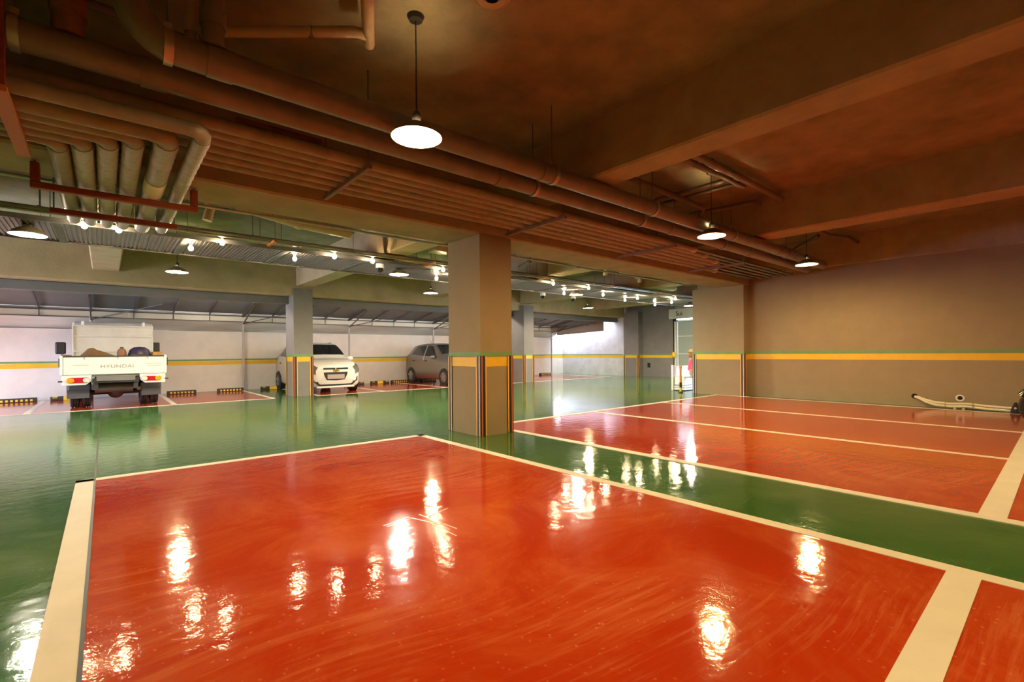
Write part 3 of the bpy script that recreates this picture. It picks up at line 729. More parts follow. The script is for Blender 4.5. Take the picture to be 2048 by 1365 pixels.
# ================================================================== CANOPY BEHIND THE FAR ROW
can = thing('canopy', (8, 17.2, 0), 'lean-to canopy on slim steel posts along the boundary wall', 'canopy')
PX = [-4.3, -0.28, 3.37, 6.83, 10.4, 13.9, 17.35]
ye, ze, yh, zh = 17.25, 2.40, 14.3, 2.98
for i, x in enumerate(PX):
    MB().cyl((x, 17.2, 0), (x, 17.2, 2.2), 0.034, 12).build('post', 'post_paint', can, world=True, smooth=True)
    MB().bar((x, ye, ze - .02), (x, yh, zh - .02), 0.05, 0.07).build('main_rafter', 'canopy_steel', can, world=True)
    MB().bar((x, 17.2, 2.12), (x + 0.0, 15.6, 2.62), 0.03, 0.03).build('brace', 'canopy_steel', can, world=True)
    if i < 6:
        MB().bar((x, 17.2, 2.14), (x + 1.5, 16.2, 2.56), 0.025, 0.025).build('brace', 'canopy_steel', can, world=True)
    if i < len(PX) - 1:
        for k in range(1, 4):
            xr = x + (PX[i + 1] - x) * k / 4
            MB().bar((xr, ye, ze), (xr, yh, zh), 0.03, 0.045).build('rafter', 'canopy_steel', can, world=True)
            MB().cyl((xr, 17.2, 2.20), (xr, 17.2, 2.38), 0.012, 8).build('strut', 'canopy_steel', can, world=True)
        MB().hexa([(x, ye + .1, ze + .03), (PX[i + 1], ye + .1, ze + .03), (PX[i + 1], yh, zh + .045), (x, yh, zh + .045),
                   (x, ye + .1, ze + .036), (PX[i + 1], ye + .1, ze + .036), (PX[i + 1], yh, zh + .051), (x, yh, zh + .051)]).build('roof_sheet', 'canopy_sheet', can, world=True)
        MB().bar((x, 17.2, 2.38), (PX[i + 1], 17.2, 2.38), 0.03, 0.035).build('eave_rail', 'canopy_steel', can, world=True)
        MB().bar((x, 17.2, 2.20), (PX[i + 1], 17.2, 2.20), 0.025, 0.025).build('lower_rail', 'canopy_steel', can, world=True)
        MB().bar((x, 15.3, 2.72), (PX[i + 1], 15.3, 2.72), 0.03, 0.03).build('purlin', 'purlin_pale', can, world=True)
        BX(x, PX[i + 1], 17.235, 17.24, 2.20, 2.45).build('side_light', 'clear_sheet', can, world=True)
BX(17.33, 17.87, 17.24, 17.25, 2.19, 3.03).build('corner_sheet', 'fascia_sheet', can, world=True)
BX(17.33, 17.36, 14.3, 17.25, 2.44, 3.03).build('gusset_sheet', 'canopy_sheet', can, world=True)
BX(17.35, 17.87, 14.3, 17.3, 3.02, 3.03).build('roof_sheet', 'canopy_sheet', can, world=True)
MB().hexa([(17.85, 14.25, 2.12), (17.87, 14.25, 2.12), (17.87, 17.3, 2.0), (17.85, 17.3, 2.0), (17.85, 14.25, 3.02), (17.87, 14.25, 3.02), (17.87, 17.3, 3.02), (17.85, 17.3, 3.02)]).build('end_fascia', 'fascia_sheet', can, world=True)
for (p, q) in (((17.81, 17.2, 2.22), (17.81, 14.3, 2.62)), ((17.81, 17.2, 2.2), (17.81, 15.9, 2.72)), ((17.81, 16.3, 2.62), (17.81, 15.2, 2.45)), ((17.81, 15.2, 2.45), (17.81, 15.2, 2.85)), ((17.81, 15.2, 2.45), (17.81, 14.6, 2.9))):
    MB().bar(p, q, 0.03, 0.03).build('end_truss', 'canopy_steel', can, world=True)
# tarpaulin strip between eave and wall
mb = MB(); nx = 160; nz = 8; x0, x1 = -4.35, 17.87
for i in range(nx + 1):
    for j in range(nz + 1):
        u = i / nx; v = j / nz; xx = x0 + (x1 - x0) * u
        sag = 0.05 * math.sin(xx * 1.7) + 0.03 * math.sin(xx * 4.1 + v * 3)
        mb.v.append((xx, 17.245 + 0.45 * v + sag * math.sin(math.pi * v), 2.21 - 0.323 * v ** (0.8 + 0.15 * math.sin(xx * 0.9))))
for i in range(nx):
    for j in range(nz):
        a = i * (nz + 1) + j; mb.f.append((a, a + nz + 1, a + nz + 2, a + 1))
tp = mb.build('tarpaulin', 'tarpaulin', None, smooth=True)
tag(tp, 'wavy grey tarpaulin strip between canopy eave and boundary wall', 'tarpaulin')

# ================================================================== SMALL FLOOR THINGS
def wheel_stop(x, y, lbl, kind=0, L=0.72):
    t = thing('wheel_stop', (x, y, 0.004), lbl, 'wheel stop', 'rubber wheel stops')
    MB().prism([(-0.07, 0), (0.07, 0), (0.055, 0.075), (0.035, 0.10), (-0.035, 0.10), (-0.055, 0.075)], 'x', -L / 2, L / 2).build('body', 'stop_rubber', t, bevel=0.012)
    if kind == 0:
        for k in range(7):
            xx = -L / 2 + 0.10 + k * (L - 0.2) / 6
            MB().hexa([(xx - .022, -.0725, .018), (xx + .022, -.0725, .018), (xx + .022, -.06, .018), (xx - .022, -.06, .018),
                       (xx - .022, -.0615, .066), (xx + .022, -.0615, .066), (xx + .022, -.05, .066), (xx - .022, -.05, .066)]).build('reflector', 'stop_yellow', t)
    else:
        MB().prism([(-0.073, 0.002), (0.073, 0.002), (0.058, 0.077), (0.037, 0.103), (-0.037, 0.103), (-0.058, 0.077)], 'x', -0.11, 0.11).build('yellow_band', 'stop_yellow', t)
        for s in (-1, 1): MB().prism([(-0.064, 0.06), (-0.05, 0.08), (-0.036, 0.102), (0.036, 0.102), (0.0, 0.06)], 'x', s * 0.27 - .05, s * 0.27 + .05).build('yellow_patch', 'stop_yellow', t)
for x, k, l in ((-1.68, 0, 'reflector dotted wheel stop left of the truck'), (-0.72, 1, 'yellow banded wheel stop partly behind the truck'),
                (1.72, 0, 'reflector dotted wheel stop right of the truck'), (2.98, 0, 'reflector dotted wheel stop left of the slim post by the column'),
                (4.2, 1, 'wheel stop behind the white hatchback rear wheel'), (6.95, 1, 'wheel stop just right of the white hatchback'),
                (7.95, 1, 'yellow banded wheel stop between the two hatchbacks'), (8.78, 0, 'reflector dotted wheel stop left of the grey hatchback'),
                (10.05, 0, 'reflector dotted wheel stop under the grey hatchback'), (14.75, 1, 'yellow banded wheel stop right of the far column'),
                (15.6, 0, 'reflector dotted wheel stop right of the far column'), (16.75, 0, 'wheel stop at the canopy corner post')):
    wheel_stop(x, 17.08, l, k)
# bollard
t = thing('bollard', (12.02, 6.95, 0), 'slim orange and black flexible bollard by the entrance', 'bollard')
MB().lathe([(0.0, 0.0), (0.07, 0.0), (0.06, 0.03), (0.0, 0.03)], (0, 0, 0), 16).build('base', 'rubber_black', t, smooth=True)
MB().cyl((0, 0, .03), (0, 0, .14), 0.035, 14).build('lower_band', 'stop_yellow', t, smooth=True)
MB().cyl((0, 0, .14), (0, 0, .28), 0.034, 14).build('black_band', 'rubber_black', t, smooth=True)
MB().cyl((0, 0, .28), (0, 0, .66), 0.030, 14).build('tube', 'bollard_orange', t, smooth=True)
MB().lathe([(0.0, 0.76), (0.03, 0.75), (0.042, 0.71), (0.036, 0.66), (0.0, 0.66)], (0, 0, 0), 14).build('cap', 'bollard_orange', t, smooth=True)
# hose and vent ring on the right wall
for k, (dz, l) in enumerate(((0.0, 'lower cream hose of the taped pair along the right wall'), (0.05, 'upper cream hose of the taped pair along the right wall'))):
    t = thing('hose', (12.3, 2.02, 0.02), l, 'hose', 'taped hoses by the right wall')
    pts = [(12.322, 2.02, 0.19), (12.30, 1.96, 0.175 + dz * .3), (12.25, 1.85, 0.11 + dz * .8), (12.22, 1.70, 0.06 + dz), (12.22, 1.50, 0.045 + dz), (12.24, 1.25, 0.06 + dz),
           (12.22, 1.0, 0.04 + dz), (12.2, 0.7, 0.03 + dz), (12.15, 0.2, 0.03 + dz), (12.1, -0.6, 0.03 + dz)]
    MB().tube(pts, 0.024, 10).build('tube', 'hose_white', t, world=True, smooth=True)
    for y in (1.55, 1.17, 0.9): ring(MB(), (12.225, y, 0.05 + dz), 'y', 0.029, 0.025, 10).build('tape', 'tape', t, world=True)
for y in (1.42, 1.30):
    t = thing('hose_block', (12.24, y, 0), 'small pale block under the taped hoses, %s one' % ('left' if y > 1.35 else 'right'), 'block')
    BX(12.20, 12.28, y - 0.02, y + 0.02, 0, 0.028).build('block', 'cargo_pale', t, world=True, bevel=0.005)
MB().lathe([(0.0, -.003), (0.05, -.003), (0.05, 0.0)], (12.351, 2.03, 0.2), 18, 'x').build('pipe_hole', 'hole_dark', wr)
t = thing('wall_vent', (12.35, 1.36, 0.16), 'white ringed round hole low on the right wall', 'vent')
MB().lathe([(0.038, 0.0), (0.040, -0.016), (0.062, -0.014), (0.066, 0.0)], (12.351, 1.36, 0.205), 24, 'x').build('ring', 'enamel_white', t, world=True, smooth=True)
MB().lathe([(0.0, 0.0), (0.04, 0.0), (0.04, -0.004), (0.0, -0.004)], (12.352, 1.36, 0.205), 20, 'x').build('hole', 'hole_dark', t, world=True)
# sign over the entrance
t = thing('entrance_sign', (18.7, 10.3, 2.5), 'white sign board with black letters above the entrance', 'sign')
BX(18.70, 18.80, 8.6, 11.35, 2.53, 2.95).build('board', 'sign_white', t, world=True, bevel=0.01)
me = text_mesh('Sui', 0.27, 0.006, space=1.0); me.materials.append(MATS['sign_ink'])
o = bpy.data.objects.new('lettering', me); COL.objects.link(o); o.parent = t
o.matrix_local = Matrix.Translation((-0.006, 0.56, 0.24)) @ Matrix.Rotation(math.radians(-90), 4, 'Z') @ Matrix.Rotation(math.radians(90), 4, 'X')

# ================================================================== HATCHBACKS
# local frame: x across, y from nose (0) to tail, z up; the nose looks to -y
ST = [  # y, wm, zb, z3, wb, zbelt, wr, zr, ztop
    (0.00, .56, .26, .47, .54, .62, .44, .735, .765),
    (0.05, .69, .20, .50, .67, .69, .56, .80, .83),
    (0.17, .77, .18, .55, .745, .77, .62, .875, .905),
    (0.45, .795, .18, .60, .765, .85, .645, .95, .975),
    (0.80, .80, .18, .62, .775, .90, .655, 1.00, 1.02),
    (0.98, .80, .18, .62, .775, .935, .655, 1.09, 1.11),
    (1.20, .80, .18, .62, .772, .955, .615, 1.26, 1.28),
    (1.48, .80, .18, .63, .768, .97, .565, 1.42, 1.445),
    (1.80, .80, .18, .63, .765, .98, .555, 1.475, 1.505),
    (2.40, .80, .18, .63, .765, 1.01, .55, 1.475, 1.515),
    (2.90, .80, .18, .63, .762, 1.04, .54, 1.44, 1.475),
    (3.20, .795, .20, .63, .75, 1.06, .525, 1.37, 1.40),
    (3.40, .775, .23, .62, .73, 1.04, .535, 1.20, 1.22),
    (3.50, .74, .28, .58, .70, .95, .56, 1.02, 1.04),
    (3.55, .68, .33, .55, .65, .85, .56, .92, .94)]
def st_at(y):
    y = min(max(y, ST[0][0]), ST[-1][0])
    for i in range(len(ST) - 1):
        if ST[i][0] <= y <= ST[i + 1][0]:
            a, b = ST[i], ST[i + 1]; t = (y - a[0]) / (b[0] - a[0])
            p0 = ST[max(i - 1, 0)]; p3 = ST[min(i + 2, len(ST) - 1)]
            out = [y]
            for k in range(1, 9):
                m1 = (b[k] - p0[k]) / max(1e-6, b[0] - p0[0]) * (b[0] - a[0]); m2 = (p3[k] - a[k]) / max(1e-6, p3[0] - a[0]) * (b[0] - a[0])
                lo, hi = min(a[k], b[k]), max(a[k], b[k])
                h = (2 * t**3 - 3 * t**2 + 1) * a[k] + (t**3 - 2 * t**2 + t) * m1 + (-2 * t**3 + 3 * t**2) * b[k] + (t**3 - t**2) * m2
                out.append(min(max(h, lo - .01), hi + .01))
            return out
    return list(ST[-1])
def sect(y):
    _, wm, zb, z3, wb, zbelt, wr, zr, zt = st_at(y)
    return [(0, zb), (wm - .09, zb), (wm - .02, zb + .07), (wm, z3 - .12), (wm, z3), (wm * .4 + wb * .6 + .004, z3 * .4 + zbelt * .6), (wb, zbelt), (wr, zr), (wr * .80, zr * .35 + zt * .65), (wr * .45, zt - .006), (0, zt)]
def surf(y, t, side, off=0.0):
    P = sect(y); i = min(int(t), len(P) - 2); f = t - i
    a, b = P[i], P[i + 1]
    x = a[0] + (b[0] - a[0]) * f; z = a[1] + (b[1] - a[1]) * f
    n = Vector((b[1] - a[1], 0, -(b[0] - a[0])))
    if off:
        e = 0.02; Q = sect(y + e); q = (Q[i][0] + (Q[i + 1][0] - Q[i][0]) * f, Q[i][1] + (Q[i + 1][1] - Q[i][1]) * f)
        tu = Vector((b[0] - a[0], 0, b[1] - a[1])); tv = Vector((q[0] - x, e, q[1] - z))
        n = tv.cross(tu)
        if n.x < 0 and abs(n.x) > abs(n.z): n = -n
        elif n.z < 0 and abs(n.z) >= abs(n.x): n = -n
        n.normalize(); x += n.x * off; z += n.z * off; y += n.y * off
    return (side * x, y, z)
def patch(mb, ys, ts, side, off=0.006):
    """grid over ys (list of y functions of v) x ts"""
    b = len(mb.v); ny = len(ys); nt = len(ts)
    for row in ys:
        for j, t in enumerate(ts):
            y = row[j] if isinstance(row, (list, tuple)) else row
            mb.v.append(surf(y, t, side, off))
    for i in range(ny - 1):
        for j in range(nt - 1):
            mb.f.append((b + i * nt + j, b + (i + 1) * nt + j, b + (i + 1) * nt + j + 1, b + i * nt + j + 1))
def lin(a, b, n): return [a + (b - a) * i / (n - 1) for i in range(n)]
def wheel(par, x, y, r, w, rim, side, name='wheel'):
    tr = MB().lathe([(r * .62, -w / 2), (r * .92, -w / 2), (r, -w * .34), (r, w * .34), (r * .92, w / 2), (r * .62, w / 2)], (x, y, r), 28, 'x').build(name, 'tyre', par, smooth=True)
    xo = x + side * w * 0.40
    mb = MB().lathe([(0.0, -0.02), (r * .63, -0.02), (r * .66, 0.02), (r * .60, 0.02), (r * .58, -0.004), (0.0, -0.004)], (xo, y, r), 28, 'x')
    mb.build('rim', 'galvanised_dull', tr, smooth=True)
    sp = MB()
    for k in range(10):
        a = 2 * math.pi * (k // 2) / 5 + .3 + (.16 if k % 2 else -.16)
        sp.bar((xo + side * .012, y, r), (xo + side * .010, y + math.cos(a) * r * .62, r + math.sin(a) * r * .62), 0.05, 0.03)
    sp.lathe([(0.0, -.012), (r * .17, -.012), (r * .14, .02), (0.0, .022)] if side > 0 else [(0.0, -.022), (r * .14, -.02), (r * .17, .012), (0.0, .012)], (xo + side * .01, y, r), 14, 'x')
    sp.lathe([(r * .58, -.012), (r * .645, -.012), (r * .645, .016), (r * .58, .016)], (xo + side * .004, y, r), 28, 'x')
    sp.build('spokes', 'alloy' if rim else 'tyre', tr)
    return tr
def hatchback(loc, lbl, paint_m, front):
    t = thing('hatchback', loc, lbl, 'car')
    mb = MB(); ys = sorted(set([s[0] for s in ST] + lin(0.0, 3.55, 44))); n = len(sect(0))
    for side in (1, -1):
        b = len(mb.v)
        for y in ys: mb.v += [surf(y, i if i < n - 1 else n - 1 - 1e-6, side) for i in range(n)]
        for i in range(len(ys) - 1):
            for j in range(n - 1): mb.f.append((b + i * n + j, b + (i + 1) * n + j, b + (i + 1) * n + j + 1, b + i * n + j + 1))
        mb.f.append(tuple(b + j for j in range(n))); mb.f.append(tuple(b + (len(ys) - 1) * n + j for j in range(n)))
    body = mb.build('body', paint_m, t, smooth=True, auto=0.9)
    bm = bmesh.new(); bm.from_mesh(body.data); bmesh.ops.remove_doubles(bm, verts=bm.verts, dist=0.002)
    bmesh.ops.recalc_face_normals(bm, faces=bm.faces)
    bm.to_mesh(body.data); bm.free()
    # glass
    ws = MB()
    for side in (1, -1): patch(ws, lin(1.0, 1.47, 8), [7.12, 7.6, 8.2, 9, 9.999], side, 0.008)
    ws.build('windscreen', 'auto_glass', t, smooth=True)
    rw = MB()
    for side in (1, -1): patch(rw, lin(3.13, 3.42, 6), [7.3, 8, 9, 9.999], side, 0.008)
    rw.build('rear_window', 'auto_glass', t, smooth=True)
    for side in (1, -1):
        g = MB(); patch(g, [[a + .0 for a in lin(1.12, 1.62, 5)], lin(1.5, 1.72, 5), lin(1.75, 1.85, 5), lin(2.02, 2.02, 5)], lin(6.1, 6.86, 5), side, 0.008)
        g.build('front_side_window', 'auto_glass', t, smooth=True)
        g = MB(); patch(g, [lin(2.10, 2.10, 5), lin(2.45, 2.4, 5), lin(2.75, 2.65, 5), lin(3.02, 2.86, 5)], lin(6.1, 6.86, 5), side, 0.008)
        g.build('rear_side_window', 'auto_glass', t, smooth=True)
        g = MB(); patch(g, [lin(2.025, 2.025, 4), lin(2.06, 2.06, 4), lin(2.095, 2.095, 4)], lin(5.2, 6.9, 4), side, 0.011)
        g.build('pillar_trim', 'alloy' if not front else paint_m, t)
        for yw in (0.63, 2.98):
            MB().lathe([(0.0, 0.0), (0.325, 0.0), (0.315, side * 0.012), (0.0, side * 0.012)], (side * 0.796, yw, 0.285), 28, 'x').build('wheel_arch', 'black_plastic', t)
            wheel(t, side * 0.725, yw, 0.285, 0.18, True, side)
        m = MB().ball((side * 0.90, 1.20, 1.0), 0.11, 0.06, 0.075, 12, 8).build('side_mirror', paint_m, t, smooth=True)
        MB().bar((side * 0.75, 1.18, 0.95), (side * 0.86, 1.2, 0.96), 0.05, 0.03).build('mirror_arm', 'black_plastic', m)
        for yh in (1.88, 2.78): MB().ball((side * 0.795, yh, 0.86), 0.02, 0.075, 0.02, 10, 6).build('door_handle', 'black_plastic', t, smooth=True)
        # headlights and tail lights
        h = MB(); patch(h, [lin(0.004, 0.02, 4), lin(0.05, 0.07, 4), lin(0.11, 0.15, 4), lin(0.2, 0.28, 4), lin(0.30, 0.46, 4)], lin(4.75, 6.9, 4), side, 0.012)
        hl = h.build('headlight', 'headlamp', t, smooth=True)
        MB().ball((side * .655, .135, .665), 0.045, 0.03, 0.05, 10, 6).build('headlight_bulb', 'chrome', hl, smooth=True)
        g = MB(); patch(g, [lin(3.36, 3.36, 4), lin(3.46, 3.46, 4)], lin(4.6, 6.4, 4), side, 0.010)
        g.build('tail_light', 'lens_red', t, smooth=True)
        MB().hexa([(side * .50, -.012, .27), (side * .66, .03, .34), (side * .68, .08, .34), (side * .52, .05, .27),
                   (side * .50, -.012, .32), (side * .675, .04, .48), (side * .69, .09, .48), (side * .52, .05, .32)]).build('fog_recess', 'black_plastic', t)
        if front: MB().bar((side * 0.5, 1.75, 1.505), (side * 0.5, 2.8, 1.49), 0.02, 0.02).build('roof_rail', 'black_plastic', t)
    # front face
    for s in (-1, 1):
        MB().prism([(s * .015, .685), (s * .36, .69), (s * .37, .715), (s * .35, .742), (s * .015, .738)], 'y', -.016, .03).build('upper_grille', 'black_plastic', t, bevel=.005)
    MB().prism([(-.35, .61), (.35, .61), (.34, .54), (.26, .385), (.0, .37), (-.26, .385), (-.34, .54)], 'y', -.022, .05).build('lower_grille', 'black_plastic', t, bevel=.008)
    BX(-.25, .25, -.036, -.018, .41, .545).build('number_plate', 'plate_pink', t, bevel=.004)
    MB().prism([(-.095, .635), (-.035, .635), (-.035, .615), (.035, .615), (.035, .635), (.095, .635), (.08, .675), (.035, .675), (.035, .69), (-.035, .69), (-.035, .675), (-.08, .675)], 'y', -.034, .03).build('emblem', 'emblem_gold', t)
    MB().prism([(-.60, .345), (-.56, .33), (-.45, .26), (.45, .26), (.56, .33), (.60, .345), (.58, .30), (.48, .215), (-.48, .215), (-.58, .30)], 'y', -.014, .1).build('intake_slot', 'black_plastic', t)
    BX(-.56, .56, -.020, .10, .15, .21).build('bumper_lip', paint_m, t, bevel=.02)
    MB().cyl((0.0, 2.7, 1.47), (0.0, 2.86, 1.66), 0.006, 6).build('aerial', 'black_plastic', t)
    return t
hatchback((5.16, 14.03, 0.003), 'white hatchback parked nose out behind the far column', 'car_white', True)
hatchback((9.88, 13.72, 0.003), 'grey hatchback seen from its side, half hidden by the near column', 'car_grey', False)

# ================================================================== FLATBED TRUCK  (local y from tailgate forward)
TX, TY = 0.185, 13.57
tr = thing('flatbed_truck', (TX, TY, 0.003), 'white dropside flatbed truck seen from behind', 'truck')
W = 0.90
tg = BX(-W + .05, W - .05, 0.0, 0.035, 0.745, 1.125).build('tailgate', 'white_paint', tr, bevel=.01)
BX(-W + .05, W - .05, -.012, 0.04, 1.125, 1.15).build('top_trim', 'rubber_black', tg)
BX(-W + .12, W - .12, -.006, 0.0, 0.80, 0.815).build('pressed_rib', 'white_paint', tg)
me = text_mesh('HYUNDAI', 0.105, 0.004, shear=0.0, space=1.05, sx=1.18); me.materials.append(MATS['letter_grey'])
o = bpy.data.objects.new('lettering', me); COL.objects.link(o); o.parent = tg
o.matrix_local = Matrix.Translation((0.02, -0.004, 0.915)) @ Matrix.Rotation(math.radians(90), 4, 'X')
for x0, x1, z in ((0.52, 0.66, .965), (0.67, 0.80, .965), (0.55, 0.80, .915), (-0.70, -0.45, .945)): BX(x0, x1, -.003, 0.0, z, z + .014).build('decal', 'decal_orange', tg)
for x in (-.52, .03, .55): BX(x - .012, x + .012, -.012, 0.0, 1.07, 1.125).build('latch', 'galvanised', tg)
for s in (-1, 1):
    BX(*sorted((s * (W - .05), s * W)), -.005, .10, .74, 1.16).build('corner_post', 'white_paint', tr, bevel=.012)
    BX(*sorted((s * (W + .0), s * (W + .02))), .02, .06, .92, 1.10).build('gate_latch', 'chassis_black', tr, bevel=.006)
    sg = BX(*sorted((s * (W - .04), s * W)), .10, 2.42, .76, 1.13).build('side_gate', 'white_paint', tr, bevel=.01)
    BX(*sorted((s * (W - .05), s * (W + .01))), .10, 2.42, 1.13, 1.15).build('gate_rail', 'rubber_black', sg)
    # lamp panel under the tailgate
    lp = MB().prism([(s * (W - .03), .53), (s * .50, .53), (s * .42, .60), (s * .40, .745), (s * (W - .03), .745)], 'y', 0.02, 0.06).build('lamp_panel', 'white_paint', tr, bevel=.008)
    lc = MB()
    def pill(x0, x1, z0, z1, d0, d1, n=8):
        r = (z1 - z0) / 2; zc = (z0 + z1) / 2; q = []
        for i in range(n + 1):
            a = -math.pi / 2 + math.pi * i / n; q.append((x1 - r + r * math.cos(a), zc + r * math.sin(a)))
        for i in range(n + 1):
            a = math.pi / 2 + math.pi * i / n; q.append((x0 + r + r * math.cos(a), zc + r * math.sin(a)))
        return MB().prism(q, 'y', d0, d1)
    xa, xb = sorted((s * .43, s * .80))
    tl = pill(xa, xb, .575, .69, .004, .03).build('tail_light', 'lens_red', tr, bevel=.006)
    x0, x1 = sorted((s * .68, s * .80)); pill(x0, x1, .585, .68, -.006, .02).build('amber_lens', 'lens_amber', tl)
    x0, x1 = sorted((s * .435, s * .545)); pill(x0, x1, .585, .68, -.006, .02).build('reverse_lens', 'lens_clear', tl)
    BX(*sorted((s * .86, s * .93)), 0.0, .04, .60, .63).build('side_marker', 'rubber_black', tr, bevel=.006)
    # mud flap and dual wheels
    fl = BX(*sorted((s * .45, s * .82)), .46, .475, .22, .52).build('mud_flap', 'mudflap', tr, bevel=.006)
    BX(*sorted((s * .43, s * .80)), .42, .60, .40, .52).build('flap_box', 'mudflap', fl, bevel=.02)
    for xi in (.50, .70):
        wh = MB().lathe([(.20, -.075), (.29, -.075), (.315, -.055), (.318, -.02), (.305, -.015), (.305, -.005), (.318, 0), (.318, .02), (.305, .025), (.305, .035), (.318, .04), (.315, .055), (.29, .075), (.20, .075)], (s * xi, .82, .318), 30, 'x').build('rear_wheel', 'tyre', tr, smooth=True)
        MB().lathe([(0, -.05), (.2, -.05), (.2, .05), (0, .05)], (s * xi, .82, .318), 18, 'x').build('hub', 'alloy', wh)
    fw = MB().lathe([(.20, -.08), (.30, -.08), (.318, -.05), (.318, .05), (.30, .08), (.20, .08)], (s * .68, 3.05, .318), 26, 'x').build('front_wheel', 'tyre', tr, smooth=True)
    MB().lathe([(0, -.05), (.2, -.05), (.2, .05), (0, .05)], (s * .68, 3.05, .318), 18, 'x').build('hub', 'alloy', fw)
    BX(*sorted((s * .30, s * .38)), .10, 3.6, .42, .62).build('chassis_rail', 'chassis_black', tr)
    # mirrors
    xm = -1.03 if s < 0 else 0.87
    mi = BX(xm - .10, xm + .10, 2.78, 2.86, 1.20, 1.50).build('side_mirror', 'black_plastic', tr, bevel=.03)
    MB().bar((s * .80, 2.85, 1.15), (xm, 2.82, 1.18), .03, .03).build('mirror_arm', 'rust', mi)
BX(-W + .04, W - .04, .04, 2.42, .70, .75).build('bed_floor', 'galvanised_dull', tr)
# headboard
hb = BX(-.80, .80, 2.42, 2.46, .75, 1.925).build('headboard', 'cream_panel', tr, bevel=.006)
for z in (1.26, 1.64, 1.90): BX(-.78, .78, 2.385, 2.42, z - .02, z + .02).build('rib', 'cream_panel', hb, bevel=.008)
for x in (-.80, .77): BX(x, x + .03, 2.385, 2.42, .80, 1.925).build('edge_rail', 'cream_panel', hb, bevel=.006)
for x in (-.60, .60): BX(x - .03, x + .03, 2.40, 2.47, 1.90, 2.02).build('stop_post', 'bright_white', hb, bevel=.012)
# cab
cab = MB().prism([(2.50, .42), (2.50, 1.90), (2.62, 2.01), (3.10, 2.045), (3.46, 1.95), (3.86, 1.12), (3.93, .95), (3.93, .42)], 'x', -.80, .80).build('cab', 'white_paint', tr, bevel=.05, bseg=3)
MB().hexa([(-.68, 3.53, 1.82), (.68, 3.53, 1.82), (.72, 3.845, 1.18), (-.72, 3.845, 1.18), (-.68, 3.545, 1.83), (.68, 3.545, 1.83), (.72, 3.865, 1.19), (-.72, 3.865, 1.19)]).build('windscreen', 'auto_glass', cab)
for s in (-1, 1): MB().prism([(2.62, 1.2), (2.62, 1.78), (3.35, 1.80), (3.70, 1.2)], 'x', *sorted((s * .795, s * .808))).build('side_window', 'auto_glass', cab)
BX(-.60, .60, 2.485, 2.505, 1.30, 1.75).build('rear_window', 'auto_glass', cab)
BX(-.79, .79, 3.90, 3.97, .38, .60).build('bumper', 'chassis_black', cab, bevel=.02)
# underside
BX(-.33, .33, .03, .05, .60, .71).build('number_plate', 'plate_grey', tr, bevel=.004)
for x in (-.10, .02, .12): MB().ball((x, .10, .735), .045, .04, .035, 10, 6).build('tow_bolt', 'galvanised', tr, smooth=True)
MB().cyl((-.36, .46, .44), (.30, .46, .44), .115, 18).build('spare_tank', 'tank_steel', tr, smooth=True)
MB().cyl((-.55, .82, .318), (.55, .82, .318), .055, 12).build('axle', 'chassis_black', tr, smooth=True)
MB().ball((0, .82, .31), .15, .13, .14, 14, 10).build('differential', 'tank_steel', tr, smooth=True)
MB().cyl((.40, .30, .40), (.40, 1.6, .40), .04, 12).build('exhaust', 'rust', tr, smooth=True)
BX(-.40, .40, .06, .14, .56, .66).build('cross_member', 'chassis_black', tr)
# load on the bed (world coordinates)
def cargo(name, lbl, cat, x, y, z=0.753): return thing(name, (TX + x, TY + y, z), lbl, cat)
ZB = .003
c = cargo('cargo_sack', 'crumpled brown sack on the truck bed', 'sack', -.42, .45)
mbq = MB()
for (dx, dy, dz, a, b, d) in ((0, 0, .22, .20, .2, .22), (.20, 0, .18, .17, .16, .19), (-.12, .02, .16, .16, .18, .16), (.36, .0, .15, .12, .12, .155)): mbq.ball((dx, dy, dz * 1.15), a, b, d * 1.15, 14, 10)
mbq.tube([(0.02, 0, .42), (.04, 0, .53), (.06, 0, .56)], .08, 10, True, [.17, .10, .03])
mbq.tube([(-.12, .02, .36), (.0, 0, .47), (.2, 0, .39), (.42, 0, .34)], .1, 10, True, [.08, .11, .10, .05]).build('sack', 'cargo_brown', c, smooth=True)
MB().box(-.10, .42, -.14, .1, 0, .17).build('green_sheet', 'cargo_green', c, bevel=.03)
c = cargo('round_tin', 'round rusty tin standing on the truck bed', 'tin', .105, .40)
MB().lathe([(0, 0), (.09, 0), (.09, .10), (.085, .46), (.07, .53), (.03, .57), (0, .58)], (0, 0, 0), 18).build('tin', 'rust', c, smooth=True)
MB().lathe([(.0, .565), (.035, .565), (.03, .59), (0, .595)], (0, 0, 0), 12).build('cap', 'chassis_black', c, smooth=True)
c = cargo('helmet', 'navy dome shaped helmet on the truck bed', 'helmet', .425, .46)
MB().lathe([(.0, .60), (.11, .585), (.18, .53), (.215, .42), (.22, .2), (.19, 0), (.0, 0)], (0, 0, 0), 22).build('shell', 'cargo_navy', c, smooth=True)
BX(-.17, .17, -.235, -.17, .36, .43).build('visor_slot', 'black_plastic', c, bevel=.02)
BX(-.05, .06, -.228, -.20, .29, .33).build('badge', 'lens_clear', c)
c = cargo('plywood_board', 'ochre wooden board leaning on the right side gate', 'board', .76, .55)
BX(-.10, .07, -.2, .5, 0, .47).build('board', 'cargo_wood', c, bevel=.008)
BX(-.10, .07, -.2, .5, .47, .485).build('edge', 'cargo_wood', c)
c = cargo('foam_roll', 'pale roll lying behind the tin on the truck bed', 'roll', .25, 1.2)
MB().cyl((-.25, 0, .26), (.30, 0, .28), .15, 18).build('roll', 'cargo_pale', c, smooth=True)
BX(-.3, .3, -.15, .15, 0, .13).build('base_block', 'cargo_pale', c)
c = cargo('tool_pouch', 'small dark tool bundle beside the sack', 'tools', -.775, .5)
